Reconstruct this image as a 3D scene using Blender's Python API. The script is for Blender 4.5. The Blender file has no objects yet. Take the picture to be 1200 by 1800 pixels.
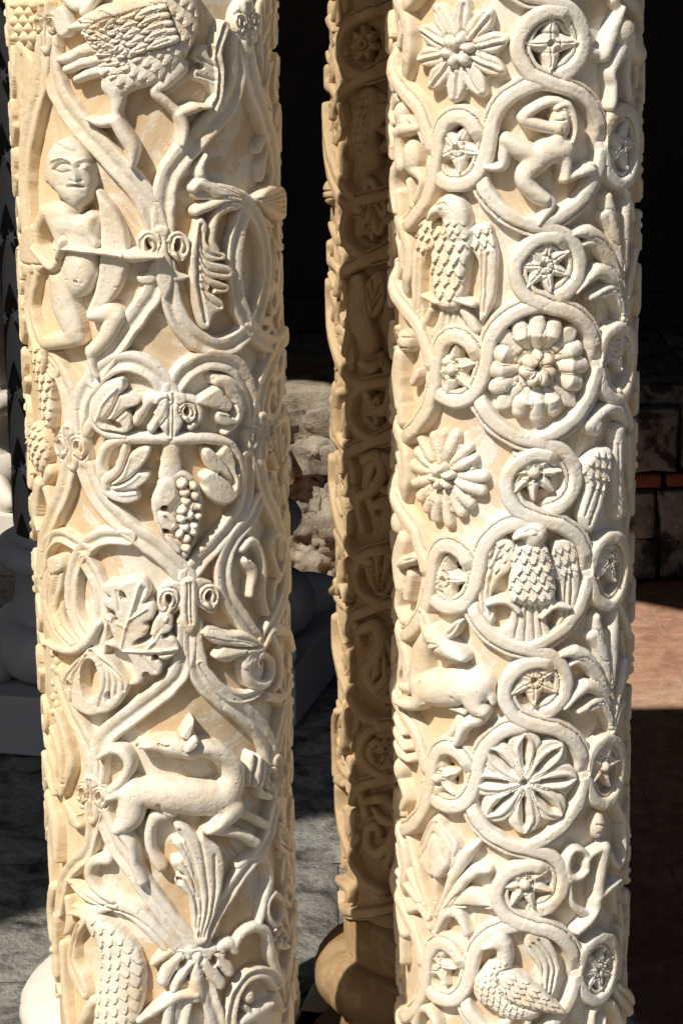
import bpy, bmesh, math, random
import numpy as np
from mathutils import Matrix, Vector, noise as mnoise

# ---------------------------------------------------------------- camera, sky, sun, exposure
SC = bpy.context.scene
COL = SC.collection
R_ = math.radians
F_PX, PITCH, ROLL = 4040.0, R_(14.6), R_(0.87)
CAM = np.array([0.0, 0.0, 0.953])
FWD = np.array([0, math.cos(PITCH), -math.sin(PITCH)])
R0 = np.array([1.0, 0, 0]); U0 = np.array([0, math.sin(PITCH), math.cos(PITCH)])
RGT = math.cos(ROLL)*R0 - math.sin(ROLL)*U0
UPV = math.cos(ROLL)*U0 + math.sin(ROLL)*R0
cam = bpy.data.cameras.new('camera'); camo = bpy.data.objects.new('camera', cam); COL.objects.link(camo)
cam.sensor_fit = 'VERTICAL'; cam.sensor_height = 36.0; cam.sensor_width = 24.0
cam.lens = F_PX/1800*36; cam.clip_start = 0.05; cam.clip_end = 500
M = Matrix(((RGT[0], UPV[0], -FWD[0], CAM[0]), (RGT[1], UPV[1], -FWD[1], CAM[1]), (RGT[2], UPV[2], -FWD[2], CAM[2]), (0, 0, 0, 1)))
camo.matrix_world = M
SC.camera = camo

SUN_AZ, SUN_EL = R_(40), R_(48)            # sun stands 40 degrees left of the view, behind the camera
w = bpy.data.worlds.new('World'); SC.world = w; w.use_nodes = True
nt = w.node_tree; nt.nodes.clear()
sky = nt.nodes.new('ShaderNodeTexSky'); sky.sky_type = 'NISHITA'; sky.sun_disc = False
sky.sun_elevation = SUN_EL; sky.sun_rotation = math.pi + SUN_AZ
bg = nt.nodes.new('ShaderNodeBackground'); bg.inputs[1].default_value = 0.075
wo = nt.nodes.new('ShaderNodeOutputWorld')
nt.links.new(sky.outputs[0], bg.inputs[0]); nt.links.new(bg.outputs[0], wo.inputs[0])
sun = bpy.data.lights.new('sun', 'SUN'); sun.energy = 5.0; sun.angle = R_(0.5); sun.color = (1.0, 0.94, 0.83)
suno = bpy.data.objects.new('sun', sun); COL.objects.link(suno)
SDIR = Vector((math.sin(SUN_AZ)*math.cos(SUN_EL), math.cos(SUN_AZ)*math.cos(SUN_EL), -math.sin(SUN_EL)))  # travel direction
suno.rotation_euler = SDIR.to_track_quat('-Z', 'Y').to_euler()
vs = SC.view_settings; vs.view_transform = 'Standard'; vs.look = 'None'; vs.gamma = 1.0; vs.use_curve_mapping = False
vs.exposure = 0.0
SC.render.engine = 'CYCLES'
SC.cycles.max_bounces = 5; SC.cycles.diffuse_bounces = 3; SC.cycles.glossy_bounces = 1

# ---------------------------------------------------------------- helpers
def obj(name, me, parent=None, mat=None, label=None, cat=None, kind=None, group=None):
    o = bpy.data.objects.new(name, me); COL.objects.link(o)
    if mat is not None and me is not None and not me.materials: me.materials.append(mat)
    if parent: o.parent = parent
    if label: o['label'] = label
    if cat: o['category'] = cat
    if kind: o['kind'] = kind
    if group: o['group'] = group
    return o
def mesh_np(name, V, Q, smooth=True, sharp=0):
    me = bpy.data.meshes.new(name)
    V = np.ascontiguousarray(V, dtype=np.float32); Q = np.ascontiguousarray(Q, dtype=np.int32)
    me.vertices.add(len(V)); me.vertices.foreach_set('co', V.ravel())
    n = len(Q); me.loops.add(Q.size); me.loops.foreach_set('vertex_index', Q.ravel())
    me.polygons.add(n); me.polygons.foreach_set('loop_start', np.arange(n, dtype=np.int32)*Q.shape[1])
    me.update(calc_edges=True)
    if smooth: me.polygons.foreach_set('use_smooth', np.ones(n, dtype=bool))
    me.validate()
    if sharp: me.set_sharp_from_angle(angle=R_(sharp))
    return me
def bm_mesh(name, bm, smooth=False):
    me = bpy.data.meshes.new(name); bm.normal_update(); bm.to_mesh(me); bm.free()
    if smooth: me.polygons.foreach_set('use_smooth', np.ones(len(me.polygons), dtype=bool))
    return me
def lathe(name, prof, n=96, cx=0, cy=0, wear=0.0):
    prof = np.array(prof, float); m = len(prof); a = np.linspace(0, 2*np.pi, n, endpoint=False)
    V = np.stack([prof[:, 0, None]*np.cos(a), prof[:, 0, None]*np.sin(a), np.repeat(prof[:, 1, None], n, 1)], -1).reshape(-1, 3)
    if wear:
        rr = np.hypot(V[:, 0], V[:, 1])+1e-9; ca = np.arctan2(V[:, 1], V[:, 0]); q = np.abs(ca)*rr.max()*1000; zz = V[:, 2]*1000
        dr = wear*(vnoise(q, zz+60, 11)+.6*vnoise(q+31, zz, 4.5)-6*np.clip(vnoise(q+70, zz+9, 16)-.34, 0, 1)); V[:, :2] *= (1+dr/rr)[:, None]
    i, j = np.meshgrid(np.arange(m-1), np.arange(n), indexing='ij'); j2 = (j+1) % n
    Q = np.stack([i*n+j, i*n+j2, (i+1)*n+j2, (i+1)*n+j], -1).reshape(-1, 4)
    if prof[0, 1] > prof[-1, 1]: Q = Q[:, ::-1]
    return mesh_np(name, V + np.array([cx, cy, 0]), Q)
def box_mesh(name, sx, sy, sz, bev=0.0, jit=0.0, seed=0, cut=0):
    bm = bmesh.new(); bmesh.ops.create_cube(bm, size=1)
    for v in bm.verts: v.co = Vector((v.co.x*sx, v.co.y*sy, v.co.z*sz))
    if bev: bmesh.ops.bevel(bm, geom=bm.edges[:], offset=bev, segments=2, affect='EDGES', profile=0.6)
    if cut: bmesh.ops.subdivide_edges(bm, edges=bm.edges[:], cuts=cut, use_grid_fill=True)
    if jit:
        for v in bm.verts:
            p = v.co*9 + Vector((seed*7.1, seed*3.3, 0))
            v.co += Vector(mnoise.noise_vector(p))*jit + Vector(mnoise.noise_vector(p*3.1))*jit*0.4
    return bm_mesh(name, bm, smooth=bool(jit and cut))

# ---------------------------------------------------------------- materials
def mat_new(name):
    m = bpy.data.materials.new(name); m.use_nodes = True; t = m.node_tree; b = t.nodes['Principled BSDF']
    return m, t, b
def noise(t, scale, detail=6, rough=0.6, vec=None, dist=0.0):
    n = t.nodes.new('ShaderNodeTexNoise'); n.inputs['Scale'].default_value = scale; n.inputs['Detail'].default_value = detail
    n.inputs['Roughness'].default_value = rough; n.inputs['Distortion'].default_value = dist
    if vec: t.links.new(vec, n.inputs['Vector'])
    return n.outputs['Fac']
def ramp(t, fac, stops):
    r = t.nodes.new('ShaderNodeValToRGB'); e = r.color_ramp.elements
    while len(e) < len(stops): e.new(0.5)
    for k, (p, c) in enumerate(stops):
        e[k].position = p; e[k].color = (c[0], c[1], c[2], 1) if not isinstance(c, (int, float)) else (c, c, c, 1)
    t.links.new(fac, r.inputs[0]); return r.outputs[0]
def mix(t, fac, a, b, mode='MIX'):
    m = t.nodes.new('ShaderNodeMix'); m.data_type = 'RGBA'; m.blend_type = mode
    for s, v in ((m.inputs[0], fac), (m.inputs[6], a), (m.inputs[7], b)):
        if isinstance(v, (int, float)): s.default_value = v
        elif isinstance(v, tuple): s.default_value = (v[0], v[1], v[2], 1)
        else: t.links.new(v, s)
    return m.outputs[2]
def wpos(t):
    return t.nodes.new('ShaderNodeNewGeometry').outputs['Position']
def bump(t, b, h, strength, dist):
    n = t.nodes.new('ShaderNodeBump'); n.inputs['Strength'].default_value = strength; n.inputs['Distance'].default_value = dist
    t.links.new(h, n.inputs['Height']); t.links.new(n.outputs[0], b.inputs['Normal'])

def marble(name, white, cream, ochre, patina, grey=0.3, rough=0.55, gold=0.75, pat_bounce=0.92, ochre2=(0.67, 0.465, 0.255)):
    m, t, b = mat_new(name); p = wpos(t)
    big = noise(t, 9, 5, 0.6, p, 0.6); mid = noise(t, 34, 6, 0.65, p, 0.4); fine = noise(t, 420, 4, 0.7, p)
    c = mix(t, ramp(t, big, [(0.35, 0.0), (0.65, 1.0)]), white, cream)
    c = mix(t, ramp(t, mid, [(0.5, 0.0), (0.5+patina, 1.0)]), c, ochre)
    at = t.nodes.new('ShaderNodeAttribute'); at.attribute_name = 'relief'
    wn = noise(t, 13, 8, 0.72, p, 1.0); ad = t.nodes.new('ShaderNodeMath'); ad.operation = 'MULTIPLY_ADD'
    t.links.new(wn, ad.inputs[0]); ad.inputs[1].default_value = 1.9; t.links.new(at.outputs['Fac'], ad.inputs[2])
    c = mix(t, ramp(t, ad.outputs[0], [(0.80, pat_bounce), (1.25, 0.55*pat_bounce), (1.75, 0.0)]), c, ochre2)  # ochre patina, plus warm bounce tone painted darker into the low relief
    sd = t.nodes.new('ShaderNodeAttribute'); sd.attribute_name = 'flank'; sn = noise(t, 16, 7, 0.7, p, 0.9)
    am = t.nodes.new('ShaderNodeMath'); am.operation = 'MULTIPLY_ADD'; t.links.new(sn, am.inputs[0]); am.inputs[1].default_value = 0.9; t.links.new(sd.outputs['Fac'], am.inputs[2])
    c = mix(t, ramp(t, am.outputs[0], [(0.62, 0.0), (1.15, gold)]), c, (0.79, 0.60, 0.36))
    g = noise(t, 14, 7, 0.7, p, 1.2)
    c = mix(t, ramp(t, g, [(0.60, 0.0), (0.78, grey)]), c, (0.36, 0.32, 0.28))
    c = mix(t, ramp(t, fine, [(0.3, 0.14), (0.55, 0.0)]), c, (0.4, 0.33, 0.25))
    spk = noise(t, 900, 2, 0.5, p)
    c = mix(t, ramp(t, spk, [(0.72, 0.0), (0.80, 0.35)]), c, (0.22, 0.17, 0.12))
    t.links.new(c, b.inputs['Base Color']); b.inputs['Roughness'].default_value = rough
    b.inputs['Specular IOR Level'].default_value = 0.3
    h = mix(t, 0.55, noise(t, 150, 7, 0.75, p), noise(t, 700, 4, 0.7, p))
    bump(t, b, h, 0.75, 0.0012)
    return m
def stone(name, stops, scale, bumpd=0.01, rough=0.9, sc2=None, bstr=0.8):
    m, t, b = mat_new(name); p = wpos(t)
    n1 = noise(t, scale, 8, 0.65, p, 0.4); c = ramp(t, n1, stops)
    f = noise(t, scale*12, 5, 0.7, p); c = mix(t, ramp(t, f, [(0.3, 0.45), (0.6, 0.0)]), c, (0.03, 0.027, 0.024))
    t.links.new(c, b.inputs['Base Color']); b.inputs['Roughness'].default_value = rough
    b.inputs['Specular IOR Level'].default_value = 0.2
    bump(t, b, mix(t, 0.5, n1, f), bstr, bumpd)
    return m
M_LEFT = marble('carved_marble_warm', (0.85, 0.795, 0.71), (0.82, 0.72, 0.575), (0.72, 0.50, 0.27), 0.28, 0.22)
M_RIGHT = marble('carved_marble_white', (0.86, 0.815, 0.745), (0.84, 0.76, 0.64), (0.74, 0.54, 0.31), 0.30, 0.12, gold=0.55, pat_bounce=0.82, ochre2=(0.69, 0.50, 0.295))
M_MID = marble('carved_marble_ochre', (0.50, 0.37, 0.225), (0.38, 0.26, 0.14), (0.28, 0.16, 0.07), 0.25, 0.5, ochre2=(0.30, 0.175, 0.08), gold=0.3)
M_MOS = marble('mosaic_shaft_marble', (0.26, 0.26, 0.27), (0.21, 0.21, 0.22), (0.30, 0.27, 0.23), 0.4, 0.5, pat_bounce=0.1)
M_BASE = marble('base_marble', (0.84, 0.81, 0.76), (0.78, 0.72, 0.63), (0.6, 0.46, 0.3), 0.4, 0.35, pat_bounce=0.1)
M_GREY = marble('shaded_base_marble', (0.40, 0.40, 0.42), (0.33, 0.33, 0.34), (0.52, 0.47, 0.4), 0.4, 0.6, pat_bounce=0.1)

# ---------------------------------------------------------------- carved relief: drawn on the unrolled column, raised as real geometry
STEP = 1.8
class Column:
    def __init__(s, px, Dh, rout, relief):
        d = FWD + RGT*(px-600)/F_PX; t = Dh/d[1]; P = CAM + d*t
        s.cx, s.cy = float(P[0]), Dh; s.k = (Dh/math.cos(PITCH))/F_PX
        s.rg = rout - relief*s.k; s.rm = s.rg + 0.6*relief*s.k; s.rout = rout
    def uv(s, px, py):
        d = FWD + RGT*(px-600)/F_PX + UPV*(900-py)/F_PX
        ox, oy = CAM[0]-s.cx, CAM[1]-s.cy
        a = d[0]**2+d[1]**2; b = ox*d[0]+oy*d[1]; c = ox*ox+oy*oy-s.rm**2; q = b*b-a*c
        t = (-b-math.sqrt(q))/a if q > 0 else -b/a
        x, y, z = ox+d[0]*t, oy+d[1]*t, CAM[2]+d[2]*t
        return (math.atan2(x, -y)*s.rm/s.k, -z/s.k)
def catmull(P, closed=False, n=7):
    P = np.array(P, float); m = len(P)
    if m < 3 and not closed: return np.stack([np.linspace(P[0, i], P[-1, i], 9) for i in range(P.shape[1])], 1)
    out = []
    rng = range(m) if closed else range(m-1)
    for i in rng:
        if closed: p0, p1, p2, p3 = P[(i-1) % m], P[i], P[(i+1) % m], P[(i+2) % m]
        else: p0, p1, p2, p3 = P[max(i-1, 0)], P[i], P[i+1], P[min(i+2, m-1)]
        for t in np.arange(n)/n:
            out.append(0.5*((2*p1)+(-p0+p2)*t+(2*p0-5*p1+4*p2-p3)*t*t+(-p0+3*p1-3*p2+p3)*t**3))
    if not closed: out.append(P[-1])
    return np.array(out)
# shape operations (coordinates are points of the carving)
def F(pts, h=16, b=8, e=.5, o=0, sm=1, k=0): return dict(t='F', p=pts, h=h, b=b, e=e, o=o, sm=sm, k=k)
def S(pts, w=8, h=16, p='r', e=.55, o=0, side=1, k=0, cl=0): return dict(t='S', p=pts, w=w, h=h, pr=p, e=e, o=o, side=side, k=k, cl=cl)
def B(x, y, rx, ry=None, h=16, a=0, e=.4, o=0, k=0): return dict(t='B', p=[(x, y)], rx=rx, ry=ry or rx, h=h, a=a, e=e, o=o, k=k)
def G(pts, w=2, d=5): return dict(t='G', p=pts, w=w, d=d)
def X(x, y, rx, ry=None, a=0, fl=-8): return dict(t='X', p=[(x, y)], rx=rx, ry=ry or rx, a=a, fl=fl)
def SCL(ox, oy, ang, ra, rb, amp, pts): return dict(t='C', p=[(ox, oy)]+pts, a=ang, ra=ra, rb=rb, amp=amp)
RNG = np.random.default_rng(7)
_nz = RNG.random((64, 64))
def vnoise(U, V, sc):
    x, y = U/sc, V/sc; i, j = np.floor(x).astype(int), np.floor(y).astype(int); fx, fy = x-i, y-j
    fx, fy = fx*fx*(3-2*fx), fy*fy*(3-2*fy); g = lambda a, b: _nz[a % 64, b % 64]
    return (g(i, j)*(1-fx)*(1-fy)+g(i+1, j)*fx*(1-fy)+g(i, j+1)*(1-fx)*fy+g(i+1, j+1)*fx*fy)-.5
def smax(a, b, k):
    if k <= 0: return np.maximum(a, b)
    h = np.clip(.5+.5*(b-a)/k, 0, 1); return a*(1-h)+b*h+k*h*(1-h)
WALL = 11.0
HS = 1.22
def dome(h, e, t): return h*(e+(1-e)*np.sqrt(np.clip(1-(1-np.clip(t, 0, 1))**2, 0, 1)))
def put(H, val, sd, op):
    if op['o']: H = np.where(sd < 0, H-op['o']*np.exp(-(sd/2.2)**2), H)
    val = np.where(sd < 0, val+sd*WALL, val)
    return smax(H, val, op['k'])
def poly_sd(P, U, V):
    P2 = np.roll(P, -1, 0); d2 = np.full(U.shape, 1e9); ins = np.zeros(U.shape, bool)
    for (x1, y1), (x2, y2) in zip(P, P2):
        ex, ey = x2-x1, y2-y1; L = ex*ex+ey*ey+1e-9
        t = np.clip(((U-x1)*ex+(V-y1)*ey)/L, 0, 1)
        d2 = np.minimum(d2, (U-x1-t*ex)**2+(V-y1-t*ey)**2)
        if y1 != y2:
            c = ((y1 > V) != (y2 > V)); ins ^= c & (U < (x2-x1)*(V-y1)/(y2-y1)+x1)
    d = np.sqrt(d2); return np.where(ins, d, -d)
def stroke_field(P, U, V, u0, v0, pad):
    D = np.full(U.shape, 1e6); L = np.zeros(U.shape); T = np.zeros(U.shape); n = len(P)
    ny, nx = U.shape
    for i in range(n-1):
        (x1, y1), (x2, y2) = P[i], P[i+1]
        a0 = max(int((min(x1, x2)-pad-u0)/STEP), 0); a1 = min(int((max(x1, x2)+pad-u0)/STEP)+2, nx)
        b0 = max(int((min(y1, y2)-pad-v0)/STEP), 0); b1 = min(int((max(y1, y2)+pad-v0)/STEP)+2, ny)
        if a0 >= a1 or b0 >= b1: continue
        u, v = U[b0:b1, a0:a1], V[b0:b1, a0:a1]; ex, ey = x2-x1, y2-y1; LL = ex*ex+ey*ey+1e-9
        t = np.clip(((u-x1)*ex+(v-y1)*ey)/LL, 0, 1); dx, dy = u-x1-t*ex, v-y1-t*ey; d = np.sqrt(dx*dx+dy*dy)
        s = np.where(ex*dy-ey*dx >= 0, d, -d); m = d < D[b0:b1, a0:a1]
        D[b0:b1, a0:a1][m] = d[m]; L[b0:b1, a0:a1][m] = s[m]; T[b0:b1, a0:a1][m] = (i+t[m])/(n-1)
    return D, L, T
def interp(v, T):
    if np.isscalar(v): return np.full(T.shape, float(v))
    return np.interp(T, np.linspace(0, 1, len(v)), np.array(v, float))
def apply(op, H, U, V, u0, v0):
    t = op['t']; P = op['q']
    if t == 'F':
        C = catmull(P, True, 5) if op['sm'] else np.array(P); sd = poly_sd(C, U, V)
        return put(H, dome(op['h'], min(.9, op['e']+.06), sd/(op['b']*.8)), sd, op)
    if t == 'S':
        C = catmull(P+[P[0]] if op['cl'] else P); w = op['w']; wm = max(w) if not np.isscalar(w) else w
        D, L, T = stroke_field(C, U, V, u0, v0, wm+14); W = interp(w, T); h = interp(op['h'], T); sd = W-D
        tt = np.clip(L/np.maximum(W, .5), -1, 1)*op['side']; r = np.abs(tt); pr = op['pr']
        if pr == 'r': val = h*(op['e']+(1-op['e'])*np.sqrt(np.clip(1-r*r, 0, 1)))
        elif pr == 't': val = h*(op['e']+(1-op['e'])*(1-r))
        elif pr == 'v':      # round moulding with a thin fillet along one side
            main = .62+.38*np.clip(1-((tt+.24)/.76)**4, 0, 1)**.6; fil = .66+.06*np.sqrt(np.clip(1-((tt-.78)/.24)**2, 0, 1))
            val = h*np.where(tt < .50, main, np.where(tt < .60, .55, fil))
        else:                # flat band, hollow channel between two arrises
            val = h*(.72+.28*np.clip((1-r)/.22, 0, 1)**.6)-h*.26*np.exp(-((tt-.12)/.34)**2)
        return put(H, val, sd, op)
    if t == 'B':
        c, s = math.cos(op['a']), math.sin(op['a']); x, y = U-P[0][0], V-P[0][1]
        a, b = (x*c+y*s)/op['rx'], (-x*s+y*c)/op['ry']; r = np.sqrt(a*a+b*b); sd = (1-r)*min(op['rx'], op['ry'])
        return put(H, op['h']*(op['e']+(1-op['e'])*np.sqrt(np.clip(1-r*r, 0, 1))), sd, op)
    if t == 'G':
        C = catmull(P); D, L, T = stroke_field(C, U, V, u0, v0, op['w']*3+2)
        return np.where(H > -1, H-op['d']*np.exp(-(D/op['w'])**2), H)
    if t == 'X':
        c, s = math.cos(op['a']), math.sin(op['a']); x, y = U-P[0][0], V-P[0][1]
        a, b = (x*c+y*s)/op['rx'], (-x*s+y*c)/op['ry']; r = np.sqrt(a*a+b*b); sd = (1-r)*min(op['rx'], op['ry'])
        return np.minimum(H, np.where(sd > 0, op['fl']+0*sd, op['fl']-sd*WALL))
    if t == 'C':
        C = catmull(P[1:], True, 4); sd = poly_sd(C, U, V); c, s = math.cos(op['a']), math.sin(op['a'])
        x, y = U-P[0][0], V-P[0][1]; a = x*c+y*s; b = -x*s+y*c; ra, rb = op['ra'], op['rb']
        a = a+1.6*vnoise(U, V, 11); b = b+1.6*vnoise(U+50, V+90, 13)
        r0 = np.floor(a/ra); out = np.zeros(U.shape); done = np.zeros(U.shape, bool)
        for r in (r0-1, r0, r0+1):
            bb = b/rb+.5*np.mod(r, 2); nn = np.floor(bb); bn = bb-nn-.5; jit = _nz[(r.astype(int)*7) % 64, (nn.astype(int)*5+r.astype(int)) % 64]
            tip = (r+1.0+.22*(jit-.5))*ra-ra*.62*(2*np.abs(bn))**2.0; ok = (~done) & (a <= tip); fr = np.clip((a-(r*ra-.3*ra))/(ra*1.3), 0, 1)
            out = np.where(ok, op['amp']*(.75+.5*jit)*(fr**1.3-.45)+.14*op['amp']*np.exp(-(bn/.10)**2), out); done |= ok
        return np.where((sd > 0) & (H > 0), H+out*np.clip(sd/4, 0, 1), H)
    return H
NPARTS = [0, 0]
def motif(col, parent, name, ops, label=None, at=None, rot=0, sc=1, mir=1, off=None, mat=None, amp=1.0, org=None):
    """ops in points of the picture of the column, or local to `at`; off shifts on the unrolled surface"""
    allp = []; c, s = math.cos(rot), math.sin(rot); org = org or (col.uv(*at) if at else None); at = at or org
    ops = [dict(o) for o in ops]
    for op in ops:
        q = []
        for (x, y) in op['p']:
            if at: q.append((org[0]+sc*(mir*x*c-y*s), org[1]+sc*(mir*x*s+y*c)))
            else:
                u, v = col.uv(x, y)
                if off: u, v = u+off[0], v+off[1]
                q.append((u, v))
        op['q'] = q
        pad = 12
        if at and sc != 1:
            for kk in ('w', 'rx', 'ry', 'b', 'ra', 'rb'):
                if kk in op: op[kk] = [z*sc for z in op[kk]] if isinstance(op[kk], list) else op[kk]*sc
        if at and mir < 0 and 'side' in op: op['side'] = -op['side']
        if at and 'a' in op: op['a'] = rot+op['a'] if mir > 0 else (rot+math.pi-op['a'])
        if op['t'] in 'S': pad += max(op['w']) if isinstance(op['w'], list) else op['w']
        if op['t'] in 'B': pad += max(op['rx'], op['ry'])
        if op['t'] in 'FSB':
            for u, v in q: allp += [(u-pad, v-pad), (u+pad, v+pad)]
    A = np.array(allp); u0, v0 = A.min(0); u1, v1 = A.max(0)
    lim = 1.9*col.rm/col.k; u0, u1 = max(u0, -lim), min(u1, lim)
    nx, ny = int((u1-u0)/STEP)+2, int((v1-v0)/STEP)+2
    U, V = np.meshgrid(u0+np.arange(nx)*STEP, v0+np.arange(ny)*STEP); H = np.full(U.shape, -8.0)
    Uw, Vw = U+2.6*vnoise(U+40, V, 16), V+2.6*vnoise(U, V+77, 16)      # hand-cut, slightly uneven outlines
    for op in ops: H = apply(op, H, Uw, Vw, u0, v0)
    H = np.where(H > 0, H*HS+amp*(.9*vnoise(U, V, 19)+.55*vnoise(U+300, V, 5))-16*np.clip(vnoise(U+11, V+500, 3.4)-.37, 0, 1)-5*np.clip(vnoise(U+11, V+900, 13)-.36, 0, 1), H)
    H = np.clip(H, -5, 56)
    keep = np.maximum.reduce([H[:-1, :-1], H[1:, :-1], H[:-1, 1:], H[1:, 1:]]) > -1.5
    idx = np.arange(nx*ny).reshape(ny, nx)
    Q = np.stack([idx[:-1, :-1], idx[1:, :-1], idx[1:, 1:], idx[:-1, 1:]], -1)[keep]
    if len(Q) == 0: return None
    used = np.unique(Q); rm = np.zeros(nx*ny, int); rm[used] = np.arange(len(used)); Q = rm[Q]
    phi = U.ravel()[used]*col.k/col.rm; r = col.rg+H.ravel()[used]*col.k; z = -V.ravel()[used]*col.k
    me = mesh_np(name, np.stack([r*np.sin(phi), -r*np.cos(phi), z-parent.location.z], 1), Q, True, 40)
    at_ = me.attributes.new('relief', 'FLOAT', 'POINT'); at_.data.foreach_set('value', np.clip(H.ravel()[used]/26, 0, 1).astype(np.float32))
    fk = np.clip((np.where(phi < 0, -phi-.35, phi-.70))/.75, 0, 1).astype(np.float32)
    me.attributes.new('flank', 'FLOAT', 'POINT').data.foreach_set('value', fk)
    NPARTS[0] += 1; NPARTS[1] += len(Q)*2
    return obj(name, me, parent, mat or col.mat, label)
# ---------------------------------------------------------------- reusable carved ornaments (local coordinates)
def rosette(n, R, rin=.22, w=.5, h=15, gr=1, rot0=0, tip=.92, cn=6, cr=.2, ch=24):
    ops = [B(0, 0, R*.76, R*.76, h*.62, 0, .97)]
    for i in range(n):
        a = rot0+2*math.pi*i/n; c, s = math.sin(a), -math.cos(a); hw = math.pi/n*R*w*2*.62
        pt = lambda r, q: (r*c-q*s, r*s+q*c)
        ops.append(F([pt(rin*R*.6, -hw*.35), pt(R*.62, -hw), pt(R*tip, -hw*.62), pt(R, 0), pt(R*tip, hw*.62), pt(R*.62, hw), pt(rin*R*.6, hw*.35)], h, 9, .62, 2))
        if gr:
            ops.append(G([pt(rin*R, 0), pt(R*.9, 0)], 3.2, -3.5)); ops.append(G([pt(rin*R*1.3, 4.5), pt(R*.85, 4.5)], 1.8, 3)); ops.append(G([pt(rin*R*1.3, -4.5), pt(R*.85, -4.5)], 1.8, 3))
    for i in range(cn):
        a = 2*math.pi*(i+.3)/cn; ops.append(B(cr*R*math.sin(a), -cr*R*math.cos(a), R*.15, R*.11, ch, a-math.pi/2, .6, 4))
    ops.append(X(0, 0, R*.07, R*.07, 0, h*.45)); return ops
def star(n, R, rot0=0, btn=1, h=17):
    ops = []
    for i in range(n):
        a = rot0+2*math.pi*i/n; c, s = math.sin(a), -math.cos(a)
        ops.append(S([(0, 0), (R*.45*c, R*.45*s), (R*1.1*c, R*1.1*s)], [R*.34, R*min(.36, 2.2/n), R*.08], h, 't', .62, 2))
        if not btn: ops.append(G([(R*.15*c, R*.15*s), (R*.9*c, R*.9*s)], 1.6, 4))
    ops.append(B(0, 0, R*.25, R*.25, h+5, 0, .6, 4) if btn else X(0, 0, R*.13, R*.13, 0, h*.4)); return ops
def slit_rosette(n, R):
    ops = []
    for i in range(n):
        a = 2*math.pi*(i+.0)/n; c, s = math.sin(a), -math.cos(a); pt = lambda r, q: (r*c-q*s, r*s+q*c); w = R*.29
        ops.append(F([pt(R*.05, -3), pt(R*.45, -w*.75), pt(R*.74, -w), pt(R*.93, -w*.6), pt(R, 0), pt(R*.93, w*.6), pt(R*.74, w), pt(R*.45, w*.75), pt(R*.05, 3)], 16, 6, .7, 3))
        for q in (-1, 1):
            ops.append(S([pt(R*.10, q*1.5), pt(R*.45, q*w*.40), pt(R*.72, q*w*.42), pt(R*.95, q*1)], [3.5, 5, 5, 2.5], 20, 'r', .72))
        ops.append(G([pt(R*.32, 0), pt(R*.80, 0)], 3.4, 15))
    ops.append(X(0, 0, R*.06, R*.06, 0, 4)); return ops
def acanthus_rosette(R):
    ops = [B(0, 0, R*.72, R*.72, 9, 0, .9)]
    for i in range(4):
        a = math.pi/4+math.pi/2*i; c, s = math.sin(a), -math.cos(a); pt = lambda r, q: (r*c-q*s, r*s+q*c)
        ops.append(F([pt(R*.5, -17), pt(R*.88, -15), pt(R*1.12, 0), pt(R*.88, 15), pt(R*.5, 17)], 13, 7, .6, 2))
    for i in range(4):
        a0 = math.pi/2*i
        for j in range(-1, 2):
            a = a0+j*.40; c, s = math.sin(a), -math.cos(a); rr = R*(.90-.05*abs(j)); r1 = R*(.40 if j == 0 else .5)
            ops.append(S([(r1*c, r1*s), ((r1+rr)/2*c, (r1+rr)/2*s), (rr*c, rr*s)], [8, 16, 14], [11, 23, 18], 'r', .5, 3, k=1))
    for i in range(7):
        a = 2*math.pi*i/7; ops.append(B(R*.2*math.sin(a), -R*.2*math.cos(a), R*.155, R*.12, 25, a-math.pi/2, .6, 4))
    ops.append(X(0, 0, 4.5, 4.5, 0, 8)); return ops
def volute(x, y, r, d=1, h=20, w=7):
    """small curled lobe with a drilled eye"""
    ring = [(x+r*.78*math.sin(t), y-r*.98*math.cos(t)) for t in np.linspace(-2.4, 2.4, 9)]
    return [F([(x-d*r, y-r*.9), (x, y-r*1.35), (x+d*r*1.05, y-r*.8), (x+d*r*1.2, y+r*.2), (x+d*r*.95, y+r*1.2), (x+d*r*.15, y+r*1.75), (x-d*r*.7, y+r*1.1), (x-d*r*1.1, y)], h, r*.55, .62, 4),
            G(ring, r*.15, 5), X(x-d*r*.05, y-r*.05, r*.27, r*.48, .15*d, 2), G([(x, y+r*.3), (x+d*r*.3, y+r*1.4)], r*.17, 6)]
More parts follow.
